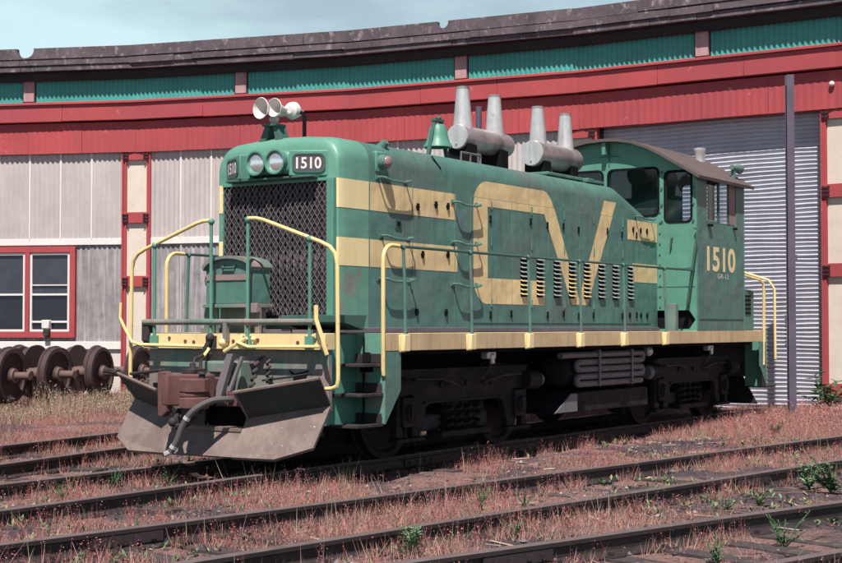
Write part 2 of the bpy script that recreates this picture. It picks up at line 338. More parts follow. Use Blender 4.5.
gx = axis_coords(-1500, 1500, -14, 10, 0.12, 12); gy = axis_coords(-1500, 1500, -11, 16, 0.12, 12)
GX, GY = np.meshgrid(gx, gy, indexing='ij'); far = (np.abs(GX) > 60) | (np.abs(GY) > 60)
GZ = np.where(far, -0.16, ground_z(GX, GY)); nx, ny = GX.shape
gm = bpy.data.meshes.new('ground')
idx = np.arange(nx * ny).reshape(nx, ny)
quads = np.stack([idx[:-1, :-1], idx[1:, :-1], idx[1:, 1:], idx[:-1, 1:]], -1).reshape(-1, 4)
gm.from_pydata(np.stack([GX, GY, GZ], -1).reshape(-1, 3).tolist(), [], quads.tolist()); gm.update()
gm.polygons.foreach_set('use_smooth', [True] * len(gm.polygons))
def ground_mat():
    m = bpy.data.materials.new('cinder_ground'); m.use_nodes = True; t = m.node_tree; N = t.nodes; L = t.links
    b = N['Principled BSDF']; b.inputs['Roughness'].default_value = 0.95; b.inputs['Specular IOR Level'].default_value = 0.15
    tc = N.new('ShaderNodeTexCoord'); co = tc.outputs['Object']
    def nz(s, d=6, r=0.65):
        n = N.new('ShaderNodeTexNoise'); n.inputs['Scale'].default_value = s; n.inputs['Detail'].default_value = d; n.inputs['Roughness'].default_value = r
        L.new(co, n.inputs['Vector']); return n.outputs['Fac']
    def mr(f, a, c):
        r = N.new('ShaderNodeMapRange'); r.inputs['From Min'].default_value = a; r.inputs['From Max'].default_value = c; L.new(f, r.inputs['Value']); return r.outputs[0]
    def mix(f, A, B):
        x = N.new('ShaderNodeMix'); x.data_type = 'RGBA'; L.new(f, x.inputs[0])
        for i, c in ((6, A), (7, B)):
            if isinstance(c, tuple): x.inputs[i].default_value = (*c, 1)
            else: L.new(c, x.inputs[i])
        return x.outputs[2]
    c = mix(mr(nz(22, 4), 0.35, 0.65), (0.045, 0.034, 0.042), (0.118, 0.092, 0.108))
    litter = mix(mr(nz(30, 4), 0.35, 0.62), (0.155, 0.080, 0.080), (0.30, 0.190, 0.175))
    c = mix(mr(nz(0.75, 7), 0.46, 0.56), c, litter)
    c = mix(mr(nz(55, 3), 0.66, 0.74), c, (0.42, 0.36, 0.36))
    L.new(c, b.inputs['Base Color'])
    bp = N.new('ShaderNodeBump'); bp.inputs['Strength'].default_value = 0.9; bp.inputs['Distance'].default_value = 0.03
    L.new(nz(38, 5, 0.7), bp.inputs['Height']); L.new(bp.outputs[0], b.inputs['Normal'])
    return m
gm.materials.append(ground_mat())
tag(link('ground', gm), 'cinder yard ground with reddish plant litter', None, None, 'structure')

# ------------------------------------------------------------------ tracks
def rail_profile():   # (side, z) half section mirrored; 0.165 m tall
    h = [(0.068, -0.165), (0.068, -0.155), (0.018, -0.135), (0.009, -0.12), (0.009, -0.05), (0.034, -0.038), (0.036, -0.008), (0.030, 0.0)]
    return h + [(-a, z) for a, z in h[::-1]]
TRACK_LEN = {0: (-14, 15), 1: (-22, 7.6), 2: (-17, 11.5), 3: (-13, 15)}
names = {0: 'track behind the locomotive curving past the wheelsets', 1: 'track the locomotive stands on', 2: 'overgrown track in front of the locomotive', 3: 'nearest track at the lower right'}
for i in range(4):
    p, d = track_axis(i); nrm = Vector((-d.y, d.x, 0)); l0, l1 = TRACK_LEN[i]
    root = tag(empty('railway_track', p), names[i], None, None, 'structure')
    for sd in (-1, 1):
        mb = MB(); prof = rail_profile(); segs = 14
        pts = []
        for k in range(segs + 1):
            q = p + d * (l0 + (l1 - l0) * k / segs) + nrm * sd * 0.7535
            jz = (random.random() - 0.5) * 0.008
            pts.append([q + nrm * a + Vector((0, 0, z + jz)) for a, z in prof])
        n = len(prof)
        for k in range(segs):
            for j in range(n):
                j2 = (j + 1) % n
                mb.add([pts[k][j], pts[k + 1][j], pts[k + 1][j2], pts[k][j2]], [(0, 1, 2, 3)], 1 if j in (6, 7, 8) else 0)
        obj('rail', mb, ['rail', 'railtop'], root)
    for sd in (-1, 1):                   # fishplates at rail joints
        for sj in np.arange(l0 + 2.2 + sd, l1, 8.5):
            mb = MB(); q = p + d * float(sj) + nrm * sd * 0.7535
            for f_ in (-1, 1): mb.obox(q + nrm * f_ * 0.022 + Vector((0, 0, -0.085)), d * 0.32, nrm * 0.010, Vector((0, 0, 0.038)))
            for t_ in (-0.22, -0.08, 0.08, 0.22): mb.obox(q + d * t_ + Vector((0, 0, -0.085)), d * 0.018, nrm * 0.048, Vector((0, 0, 0.018)))
            obj('fishplate', mb, 'rail', root)
    fx = MB()
    k = 0; s = l0 + 0.3
    tm = []
    for v in range(3):
        mb = MB(); hl = 1.25 + 0.05 * v
        mb.box(-0.11, 0.11, -hl, hl, -0.17, 0.0)
        me = mb.mesh('sleeper', 'tie'); tm.append(me)
    while s < l1:
        o = bpy.data.objects.new('sleeper', tm[k % 3]); COL.objects.link(o); o.parent = root
        o.location = d * s + nrm * random.uniform(-0.05, 0.05) + Vector((0, 0, -0.158 + random.uniform(-0.02, 0.012)))
        o.rotation_euler = (random.uniform(-0.01, 0.01), random.uniform(-0.02, 0.02), math.atan2(d.y, d.x) + random.uniform(-0.03, 0.03))
        for sd in (-1, 1):
            q = p + d * s + nrm * sd * 0.7535 + Vector((0, 0, -0.150))
            fx.obox(q, d * 0.075, nrm * 0.14, Vector((0, 0, 0.006)))
            for f_ in (-1, 1): fx.obox(q + nrm * f_ * 0.085 + d * f_ * 0.03 + Vector((0, 0, 0.018)), d * 0.014, nrm * 0.020, Vector((0, 0, 0.014)))
        s += 0.56 + random.uniform(-0.04, 0.04); k += 1
    tag(obj('rail_fastenings', fx, 'rail', root), None, None, None, 'stuff')

# ------------------------------------------------------------------ roundhouse
ANG = [34.7, 27.15, 19.6, 12.05, 4.5, -3.05, -10.6, -18.15]
VTX = [Vector((CEN[0] + RAD * math.cos(R_(a)), CEN[1] + RAD * math.sin(R_(a)), 0)) for a in ANG]
house = tag(empty('roundhouse', (7.8, 0.5, 0)), 'red banded roundhouse with concave front, pale ribbed walls and roll-up door', 'building')
class Bay:
    def __init__(s, i):
        s.A, s.B = VTX[i], VTX[i + 1]; s.t = (s.B - s.A); s.len = s.t.length; s.t.normalize()
        s.n = Vector((s.t.y, -s.t.x, 0))
        if s.n.dot(Vector((CEN[0], CEN[1], 0)) - s.A) < 0: s.n = -s.n
    def P(s, a, dd, z): return s.A + s.t * a + s.n * dd + Vector((0, 0, z))
    def box(s, mb, a0, a1, d0, d1, z0, z1, mi=0):
        return mb.obox(s.P((a0 + a1) / 2, (d0 + d1) / 2, (z0 + z1) / 2), s.t * (a1 - a0) / 2, s.n * (d1 - d0) / 2, Vector((0, 0, (z1 - z0) / 2)), mi)
bays = [Bay(i) for i in range(7)]
half = R_(7.55 / 2)
def corr(bay, a0, a1, d0, z0, z1, pitch, amp, mb=None, sub=6):
    """corrugated sheet with depth, ribs vertical"""
    mb = mb or MB(); n = max(2, int((a1 - a0) / pitch * sub)); v = []; f = []
    for i in range(n + 1):
        a = a0 + (a1 - a0) * i / n; dd = d0 + amp * math.cos(2 * math.pi * (a - a0) / pitch)
        v += [bay.P(a, dd, z0), bay.P(a, dd, z1), bay.P(a, dd - 0.02, z0), bay.P(a, dd - 0.02, z1)]
    for i in range(n):
        k = i * 4; f += [(k, k + 4, k + 5, k + 1), (k + 2, k + 3, k + 7, k + 6), (k + 1, k + 5, k + 7, k + 3), (k, k + 2, k + 6, k + 4)]
    f += [(0, 1, 3, 2), (n * 4, n * 4 + 2, n * 4 + 3, n * 4 + 1)]
    return mb.add(v, f)
DOOR_BAYS = (4, 6)
for bi, b in enumerate(bays):
    L = b.len
    ex = 0.02
    o = MB(); b.box(o, 0, L, -0.30, -0.012, 5.36, 6.02); obj('lower_fascia', o, 'red', house, 0.01)
    for k in range(4):
        jj = random.uniform(-0.003, 0.003)
        obj('fascia_sheet', corr(b, L * k / 4 + 0.003, L * (k + 1) / 4 - 0.003, 0.012 + jj, 5.345 + random.uniform(-0.006, 0.006), 6.03, 0.142, 0.0035, None, 8), 'red', house)
    for k in range(3):
        o = MB(); jz = random.uniform(-0.006, 0.006); jd = random.uniform(-0.005, 0.005)
        b.box(o, L * k / 3 + 0.002, L * (k + 1) / 3 - 0.002, -0.12, 0.14 + jd, 6.055 + jz, 6.43); obj('upper_fascia_board', o, 'red', house, 0.008)
    o = MB(); a = [b.P(0, 0.19, 6.432), b.P(0, 0.19, 6.47), b.P(0, -0.005, 6.52), b.P(0, -0.005, 6.432)]; o.prism(a, b.t * L); obj('ledge_flashing', o, 'red', house)
    o = MB(); b.box(o, 0, L, -0.14, -0.13, 6.43, 7.2); obj('clerestory_backing', o, 'soffit', house)
    for (a0, a1) in ((0.0, L / 2 - 0.17), (L / 2 + 0.17, L)):
        obj('clerestory_sheet', corr(b, a0, a1, -0.03, 6.50, 7.0, 0.105, 0.018), 'teal', house)
    o = MB(); b.box(o, L / 2 - 0.13, L / 2 + 0.13, -0.12, 0.03, 6.53, 7.1); obj('clerestory_post', o, 'post', house, 0.01)
    o = MB(); b.box(o, 0, L, -0.40, 0.16, 6.99, 7.03); b.box(o, 0, L, 0.08, 0.16, 7.03, 7.17); obj('soffit', o, 'soffit', house)
    for j, (d0, d1, z0, z1) in enumerate(((0.0, 0.295, 7.17, 7.285), (0.0, 0.335, 7.29, 7.43), (0.0, 0.35, 7.44, 7.68))):
        if j == 2 and bi in (1, 3):
            ca, r = (2.62, 0.20) if bi == 1 else (2.30, 0.12)
            poly = [b.P(0, d1, z0), b.P(L, d1, z0), b.P(L, d1, z1), b.P(ca + r, d1, z1)]
            poly += [b.P(ca + r * math.cos(R_(t)), d1, z1 - 0.04 + r * 0.86 * math.sin(R_(t))) for t in range(0, -181, -15)]
            poly += [b.P(ca - r, d1, z1), b.P(0, d1, z1)]
            o = MB(); o.prism(poly, b.n * (-0.12)); obj('cornice_board', o, 'cornice', house)
        else:
            nseg = 3; cuts = [0] + sorted(random.uniform(0.25, 0.75) * L if k == 0 else random.uniform(0.1, 0.9) * L for k in range(nseg - 1)) + [L]
            for k in range(nseg):
                o = MB(); jz = random.uniform(-0.008, 0.008); jd = random.uniform(-0.010, 0.010)
                b.box(o, cuts[k] + 0.003, cuts[k + 1] - 0.003, d1 - 0.12 + jd, d1 + jd, z0 + jz, z1 + jz); obj('cornice_board', o, 'cornice', house, 0.006)
    # roof and enclosure behind
    o = MB(); q = [b.P(0, 0.2, 7.44), b.P(L, 0.2, 7.44)]
    outw = [(VTX[bi + 1] - Vector((CEN[0], CEN[1], 0))).normalized(), (VTX[bi] - Vector((CEN[0], CEN[1], 0))).normalized()]
    base = [b.A + b.n * 0.12, b.B + b.n * 0.12]
    poly = [base[0] + Vector((0, 0, 7.40)), base[1] + Vector((0, 0, 7.40)), base[1] + outw[0] * 16 + Vector((0, 0, 7.40)), base[0] + outw[1] * 16 + Vector((0, 0, 7.40))]
    o.prism(poly, (0, 0, 0.06)); obj('roof_slab', o, 'soffit', house)
    o = MB(); e0, e1 = b.A + outw[1] * 16, b.B + outw[0] * 16
    o.prism([e0, e1, e1 + Vector((0, 0, 7.4)), e0 + Vector((0, 0, 7.4))], outw[0] * 0.2); obj('rear_wall', o, 'plinth', house)
    if bi in DOOR_BAYS:
        # roll-up curtain of interlocking slats
        w0, w1 = 0.33, L - 0.33; pitch = 0.078; z = -0.10; prof = []; drng = random.Random(5)
        while z < 5.5:
            jt = drng.uniform(-0.005, 0.005); tl = drng.uniform(-0.35, 0.35)
            for fr, dd in ((0.0, -0.020), (0.14, -0.008), (0.36, 0.010), (0.60, 0.016), (0.84, 0.008), (0.93, -0.022)):
                prof.append((z + pitch * fr, dd * (1 + tl * (0.5 - fr)) + jt))
            z += pitch
        v = []; f = []
        nsp = 14
        for zz, dd in prof:
            for k in range(nsp + 1):
                aa = w0 + (w1 - w0) * k / nsp
                v.append(b.P(aa, -0.335 + dd + 0.008 * math.sin(zz * 1.7 + aa * 1.1), zz + 0.010 * math.sin(zz * 3.1 + k * 0.55) + 0.004 * math.sin(zz * 9 + k * 1.9)))
        for i in range(len(prof) - 1):
            for k in range(nsp): f.append((i * (nsp + 1) + k, i * (nsp + 1) + k + 1, (i + 1) * (nsp + 1) + k + 1, (i + 1) * (nsp + 1) + k))
        o = MB(); o.add(v, f); dc = obj('door_curtain', o, 'door', house)
        o = MB(); b.box(o, 0.33, L - 0.33, -0.44, -0.40, -0.1, 5.5); obj('door_backing', o, 'inside', dc)
        for a0 in (0.27, L - 0.36):
            o = MB(); b.box(o, a0, a0 + 0.09, -0.36, -0.20, -0.1, 5.4); obj('door_guide', o, 'steel', dc, 0.005)
    else:
        # pale ribbed sheets above, older grey sheets below, whitewashed plinth
        a0, a1 = 0.33, L - 0.33; n = 6; w = (a1 - a0) / n
        for k in range(n):
            s0 = a0 + k * w; jd = random.uniform(-0.004, 0.004)
            obj('wall_sheet', corr(b, s0 + 0.004, s0 + w - 0.004, -0.10 + jd, 3.42, 5.42, 0.118, 0.014), 'sheet', house)
            if k: o = MB(); b.box(o, s0 - 0.018, s0 + 0.018, -0.10, -0.072, 3.40, 5.42); obj('joint_strip', o, 'white', house, 0.004)
            obj('wall_sheet', corr(b, s0 + 0.004, s0 + w - 0.004, -0.13 + jd, 1.12, 3.30, 0.118, 0.014), 'sheet_old', house)
            if k and bi != 1: o = MB(); b.box(o, s0 - 0.016, s0 + 0.016, -0.13, -0.10, 1.12, 3.28); obj('joint_strip', o, 'sheet', house, 0.004)
        o = MB(); b.box(o, a0, a1, -0.16, -0.076, 3.285, 3.425); obj('wall_rail', o, 'white', house, 0.006)
        o = MB(); b.box(o, a0, a1, -0.30, -0.155, 1.0, 5.4); obj('wall_core', o, 'inside', house) if bi != 1 else None
        o = MB(); b.box(o, a0, a1, -0.30, -0.04, 0.94, 1.115); obj('wall_ledge', o, 'white', house, 0.01)
        o = MB(); b.box(o, a0, a1, -0.30, -0.10, -0.25, 0.935); obj('plinth', o, 'plinth', house, 0.01)
# end walls
for V, bb in ((VTX[0], bays[0]), (VTX[7], bays[6])):
    o = MB(); w = (V - Vector((CEN[0], CEN[1], 0))).normalized(); o.prism([V + w * 0.1, V + w * 16, V + w * 16 + Vector((0, 0, 7.38)), V + w * 0.1 + Vector((0, 0, 7.38))], Vector((-w.y, w.x, 0)) * 0.2)
    obj('end_wall', o, 'plinth', house)
# pillars
for vi, V in enumerate(VTX):
    w = (Vector((CEN[0], CEN[1], 0)) - V).normalized(); t = Vector((w.y, -w.x, 0))
    if t.dot(bays[0].t) < 0: t = -t
    def pb(mb, a0, a1, d0, d1, z0, z1): mb.obox(V + t * (a0 + a1) / 2 + w * (d0 + d1) / 2 + Vector((0, 0, (z0 + z1) / 2)), t * (a1 - a0) / 2, w * (d1 - d0) / 2, Vector((0, 0, (z1 - z0) / 2)))
    o = MB(); pb(o, -0.31, 0.31, -0.45, -0.085, -0.25, 5.5); pil = obj('pillar', o, 'cream', house, 0.01)
    for sg in (-1, 1):
        o = MB(); pb(o, sg * 0.245 - 0.0, sg * 0.345, -0.40, -0.035, -0.2, 5.42); pb(o, sg * 0.305, sg * 0.345, -0.03, -0.005, -0.2, 5.36); obj('channel_iron', o, 'red', pil, 0.004)
    for (z0, z1) in ((5.17, 5.33), (3.76, 4.00), (2.34, 2.58), (0.20, 0.44)):
        o = MB(); pb(o, -0.335, 0.335, -0.03, -0.012, z0, z1); tp = obj('tie_plate', o, 'red', pil, 0.003)
        o = MB()
        for sg in (-1, 1):
            for k in range(3 if z1 - z0 > 0.2 else 2):
                zz = z0 + 0.045 + k * 0.07
                pb(o, sg * 0.18, sg * 0.32, -0.012, 0.012, zz - 0.012, zz + 0.012)
                for q in (0.20, 0.29): pb(o, sg * q - 0.016, sg * q + 0.016, -0.012, 0.035, zz - 0.02, zz + 0.02)
        tag(obj('bolts', o, 'bolt', pil), None, None, None, 'stuff')
# window group in the left bay
b = bays[1]; s_of = lambda ang: b.len * 0.5 + RAD * math.tan(R_(23.375 - ang))
wa0, wa1 = s_of(25.05), s_of(21.72)
win = MB(); fz0, fz1 = 1.20, 3.25
hole = []
sm = (wa0 + wa1) / 2 - 0.02
def ring(mb, a0, a1, z0, z1, tz, ta, d0, d1, mi=0):
    b.box(mb, a0, a1, d0, d1, z0, z0 + tz, mi); b.box(mb, a0, a1, d0, d1, z1 - tz, z1, mi)
    b.box(mb, a0, a0 + ta, d0, d1, z0 + tz, z1 - tz, mi); b.box(mb, a1 - ta, a1, d0, d1, z0 + tz, z1 - tz, mi)
ring(win, wa0, wa1, fz0, fz1, 0.13, 0.13, -0.14, -0.02); b.box(win, sm - 0.055, sm + 0.055, -0.14, -0.022, fz0 + 0.13, fz1 - 0.13)
wo = obj('window', win, 'red', house, 0.006)
for (a0, a1, kind) in ((wa0 + 0.14, sm - 0.06, 0), (sm + 0.06, wa1 - 0.14, 1)):
    o = MB(); z0, z1 = fz0 + 0.135, fz1 - 0.135; zm = z0 + (z1 - z0) * 0.47
    ring(o, a0, a1, z0, z1, 0.05, 0.05, -0.115, -0.05); b.box(o, a0 + 0.05, a1 - 0.05, -0.115, -0.055, zm - 0.022, zm + 0.022)
    if kind: b.box(o, a0 + 0.05, a1 - 0.05, -0.112, -0.062, zm + 0.20, zm + 0.225); b.box(o, a0 + 0.05, a1 - 0.05, -0.112, -0.06, z0 + 0.20, z0 + 0.245)
    obj('sash', o, 'white', wo, 0.004)
    for (p0, p1) in ((z0 + 0.05, zm), (zm, z1 - 0.05)):
        o = MB(); b.box(o, a0 + 0.05, a1 - 0.05, -0.098, -0.090, p0, p1); obj('pane', o, 'winglass', wo)
    o = MB(); b.box(o, a0, a1, -0.150, -0.142, z0, z1); b.box(o, a0, a1, -0.9, -0.88, z0 - 0.3, z1 + 0.3); obj('dark_room', o, 'inside', wo)
    o = MB(); b.box(o, a0 + 0.02, a1 - 0.02, -0.106, -0.102, zm, z1); obj('window_blind', o, 'blind', wo)
    o = MB(); b.box(o, a0 + 0.02, a1 - 0.02, -0.113, -0.108, z0, zm); obj('window_curtain', o, 'curtain', wo)
# small ventilator in the right-hand sash
vent = MB(); am = sm + 0.06 + 0.42
b.box(vent, am - 0.09, am + 0.09, -0.10, 0.06, fz0 + 0.20, fz0 + 0.40); vp = obj('window_ventilator', vent, 'white', wo, 0.02)
o = MB(); b.box(o, am - 0.03, am + 0.10, -0.02, 0.10, fz0 + 0.03, fz0 + 0.20); obj('ventilator_hood', o, 'steel', vp, 0.02)
# pale insulator on the fascia
o = MB(); o.ball(bays[4].P(bays[4].len - 0.1, 0.05, 5.78), 0.05); obj('insulator', o, 'white', house)

# ------------------------------------------------------------------ locomotive
loco = tag(empty('diesel_locomotive'), 'green and yellow diesel switcher locomotive numbered 1510 with snow plow', 'locomotive')
ZD = 1.39; HW = 0.863
def hood_w(x):
    K = [(-5.47, 0.812), (-5.455, 0.832), (-5.42, 0.843), (-5.36, 0.848), (-5.30, 0.851), (-4.94, HW), (9, HW)]
    for (a, wa), (c, wc) in zip(K, K[1:]):
        if x <= c: return wa + (wc - wa) * max(0, (x - a)) / (c - a)
def hood_top(x):
    K = [(-5.47, 3.40), (-5.455, 3.455), (-5.42, 3.495), (-5.36, 3.52), (-5.30, 3.53), (1.31, 3.53), (2.6, 3.11), (9, 3.11)]
    for (a, wa), (c, wc) in zip(K, K[1:]):
        if x <= c: return wa + (wc - wa) * max(0, (x - a)) / (c - a)
def hood_sec(x):
    w, zt = hood_w(x), hood_top(x); r = 0.25; P = [(-w, 1.44), (-w, 2.2), (-w, zt - 0.035 - r)]
    for k in range(1, 9):
        a = R_(180 - 80 * k / 8); P.append((-w + r + r * math.cos(a), zt - 0.035 - r + r * math.sin(a)))
    P.append((-0.3, zt - 0.008)); P.append((0, zt))
    return P + [(-y, z) for y, z in P[-2::-1]]
def loft(xs):
    mb = MB(); sec = [[(x, y, z) for y, z in hood_sec(x)] for x in xs]; n = len(sec[0]); v = [p for s in sec for p in s]
    f = [(k * n + j, (k + 1) * n + j, (k + 1) * n + j + 1, k * n + j + 1) for k in range(len(xs) - 1) for j in range(n - 1)]
    f.append(tuple(range(n)));  f.append(tuple(range((len(xs) - 1) * n, len(xs) * n))[::-1])
    return mb.add(v, f)
hood = obj('hood', loft([-4.935, -3, -1, 0.5, 1.30, 1.36, 2.0, 2.6]), 'green', loco)
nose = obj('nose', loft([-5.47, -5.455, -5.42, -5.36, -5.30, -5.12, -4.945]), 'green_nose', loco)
o = MB(); o.box(-5.45, 2.59, -0.90, 0.90, ZD, 1.445); obj('kick_strip', o, 'kick', loco, 0.005)
# hood side doors: separate plates with gaps
edges = [-2.84, -2.36, -1.85, -1.34, -0.89, -0.44, 0.0, 0.445, 0.89, 1.37, 1.86, 2.33]
panels = []
for a, c in zip(edges, edges[1:]): panels.append((a + 0.003, c - 0.003, 1.50, 3.026, -HW - 0.008))
panels += [(-4.93, -4.10, 1.50, 3.30, -HW), (-4.10, -2.845, 1.50, 3.30, -HW), (-2.845, 2.60, 3.031, 3.30, -HW), (2.34, 2.6, 1.5, 3.02, -HW)]
doors = []
for (a, c, z0, z1, y) in panels[:len(edges) - 1]:
    o = MB(); o.box(a, c, y, -HW + 0.01, z0, z1); dd = obj('hood_door', o, 'green', loco, 0.0015); doors.append(dd)
# far side: the same doors seen only from elsewhere
for (a, c, z0, z1, y) in panels[:len(edges) - 1]:
    o = MB(); o.box(a, c, HW - 0.01, -y, z0, z1); obj('hood_door', o, 'green', loco, 0.0015)
def clip(poly, x0, x1, z0, z1):
    def cut(P, ins, inter):
        R = []
        for i in range(len(P)):
            a, c = P[i - 1], P[i]
            if ins(c):
                if not ins(a): R.append(inter(a, c))
                R.append(c)
            elif ins(a): R.append(inter(a, c))
        return R
    def ix(v): return lambda a, c: (v, a[1] + (c[1] - a[1]) * (v - a[0]) / (c[0] - a[0]))
    def iz(v): return lambda a, c: (a[0] + (c[0] - a[0]) * (v - a[1]) / (c[1] - a[1]), v)
    for ins, inter in ((lambda p: p[0] >= x0, ix(x0)), (lambda p: p[0] <= x1, ix(x1)), (lambda p: p[1] >= z0, iz(z0)), (lambda p: p[1] <= z1, iz(z1))):
        if not poly: return []
        poly = cut(poly, ins, inter)
    return poly
def decal(polys, name, m, parent, mirror=False):
    mb = MB()
    for (x0, x1, z0, z1, y) in panels:
        for P in polys:
            Q = clip(P, x0 + 0.001, x1 - 0.001, z0, z1)
            if len(Q) >= 3:
                ar = sum(Q[i - 1][0] * Q[i][1] - Q[i][0] * Q[i - 1][1] for i in range(len(Q)))
                if abs(ar) < 1e-6: continue
                if ar < 0: Q = Q[::-1]
                yy = y - 0.0025
                if mirror: mb.add([(p[0], -yy, p[1]) for p in Q[::-1]], [tuple(range(len(Q)))])
                else: mb.add([(p[0], yy, p[1]) for p in Q], [tuple(range(len(Q)))])
    return obj(name, mb, m, parent)
def fan(c, r, a0, a1, n=8): return [c] + [(c[0] + r * math.cos(R_(a0 + (a1 - a0) * i / n)), c[1] + r * math.sin(R_(a0 + (a1 - a0) * i / n))) for i in range(n + 1)]
C = [fan((-2.45, 2.90), 0.34, 90, 180), [(-2.79, 2.07), (-2.45, 2.07), (-2.45, 2.90), (-2.79, 2.90)], fan((-2.45, 2.07), 0.34, 180, 270),
     [(-2.45, 2.93), (-1.0, 2.93), (-1.0, 3.24), (-2.45, 3.24)], [(-2.45, 1.735), (-0.99, 1.735), (-0.99, 2.05), (-2.45, 2.05)],
     [(-1.0, 2.93), (-1.0, 3.24), (-0.93, 3.228), (-0.86, 3.19), (-0.79, 3.13), (-0.735, 3.058)],
     [(-1.0, 2.93), (-0.735, 3.058), (-0.013, 1.843), (-0.04, 1.75), (-0.22, 1.75)],
     [(0.79, 3.24), (1.178, 3.24), (0.24, 1.75), (-0.04, 1.75), (-0.013, 1.843)]]
stripes = [[(-4.93, 2.72), (-3.18, 2.72), (-3.18, 3.03), (-4.93, 3.03)], [(-4.93, 2.105), (-3.14, 2.105), (-3.14, 2.405), (-4.93, 2.405)],
           [(1.53, 2.73), (2.59, 2.73), (2.59, 3.02), (1.53, 3.02)], [(1.70, 2.11), (2.59, 2.11), (2.59, 2.385), (1.70, 2.385)]]
decal(C, 'painted_monogram', 'yellow_dirty', hood); [decal([q], 'painted_stripe', 'yellow_dirty', hood) for q in stripes]
decal(C, 'painted_monogram', 'yellow_dirty', hood, True); [decal([q], 'painted_stripe', 'yellow_dirty', hood, True) for q in stripes]
for z0, z1 in ((2.72, 3.03), (2.105, 2.405)):
    for sg in (-1, 1):
        mb = MB(); xs = [-5.4705, -5.455, -5.42, -5.36, -5.30, -5.12, -4.946]
        V = []
        for x in xs:
            y = sg * (hood_w(x) + 0.003); V += [(x - 0.0025, y, z0), (x - 0.0025, y, z1)]
        F = [(2 * k, 2 * k + 2, 2 * k + 3, 2 * k + 1) if sg < 0 else (2 * k, 2 * k + 1, 2 * k + 3, 2 * k + 2) for k in range(len(xs) - 1)]
        mb.add(V, F); y0, y1 = sg * 0.70, sg * 0.814
        mb.add([(-5.4735, y0, z0), (-5.4735, y1, z0), (-5.4735, y1, z1), (-5.4735, y0, z1)], [(0, 1, 2, 3) if sg < 0 else (0, 3, 2, 1)])
        obj('painted_stripe', mb, 'yellow', nose)
def in_logo(x, z):
    for P in C + stripes:
        s = None; ok = True
        for i in range(len(P)):
            a, c = P[i - 1], P[i]; k = (c[0] - a[0]) * (z - a[1]) - (c[1] - a[1]) * (x - a[0])
            if abs(k) < 1e-9: continue
            if s is None: s = k > 0
            elif s != (k > 0): ok = False; break
        if ok: return True
    return False
# louvres
for x in (-1.55, -1.126, -0.657, -0.227, 0.22, 0.669, 1.118, 1.62):
    mb = MB(); back = MB(); wd = 0.085 if x < 1.5 else 0.075
    y0 = -HW - 0.008
    back.box(x - wd, x + wd, y0 - 0.001, y0 - 0.003, 1.835, 2.345)
    for k in range(9):
        z = 1.85 + k * 0.0565; mi = 1 if in_logo(x, z + 0.02) else 0
        v = [(x - wd, y0 - 0.004, z + 0.038), (x + wd, y0 - 0.004, z + 0.038), (x + wd, y0 - 0.036, z + 0.022), (x - wd, y0 - 0.036, z + 0.022),
             (x - wd, y0 - 0.004, z + 0.030), (x + wd, y0 - 0.004, z + 0.030), (x + wd, y0 - 0.036, z + 0.012), (x - wd, y0 - 0.036, z + 0.012)]
        mb.add(v, [(0, 3, 2, 1), (4, 5, 6, 7), (3, 7, 6, 2), (0, 4, 7, 3), (1, 2, 6, 5)], mi)
    lv = obj('louvre', mb, ['louvre', 'yellow'], hood)
    obj('louvre_opening', back, 'black', hood)
# latches and hinges
mb = MB()
for i, x in enumerate(edges[1:-1]):
    for z in (1.62, 2.80):
        if (i * 7 + int(z * 10)) % 5 == 0: continue
        z = z + ((i * 37) % 5 - 2) * 0.008
        mb.box(x - 0.040, x - 0.020, -HW - 0.028, -HW - 0.008, z - 0.035, z + 0.04); mb.box(x - 0.055, x - 0.005, -HW - 0.02, -HW - 0.01, z - 0.045, z - 0.033)
for (x, z) in ((-3.62, 2.87), (-3.36, 2.87), (-3.36, 2.3), (-3.90, 2.28), (-4.02, 1.62), (-3.40, 1.62), (1.72, 2.88), (1.98, 2.88), (2.2, 2.88), (1.6, 1.62), (1.98, 1.62), (2.2, 1.62), (-4.0, 2.82)):
    mb.box(x - 0.014, x + 0.014, -HW - 0.025, -HW - 0.003, z - 0.04, z + 0.04); mb.box(x - 0.03, x + 0.03, -HW - 0.02, -HW - 0.003, z - 0.01, z + 0.012)
tag(obj('door_latches', mb, 'black', hood), None, None, None, 'stuff')
mb = MB()   # hinge knuckles and lift lugs in body colour
for x in edges[1:-1:2]:
    for z in (1.75, 2.5, 2.95): mb.cyl((x, -HW - 0.012, z - 0.05), (x, -HW - 0.012, z + 0.05), 0.011, n=6)
tag(obj('door_hinges', mb, 'green', hood), None, None, None, 'stuff')
mb = MB(); mb.box(-4.45, -4.33, -HW - 0.012, -HW + 0.01, 2.55, 2.66); obj('badge_plate', mb, 'green_dark', hood); mb = MB(); mb.box(-4.42, -4.36, -HW - 0.02, -HW - 0.012, 2.58, 2.63); obj('badge', mb, 'black', hood)
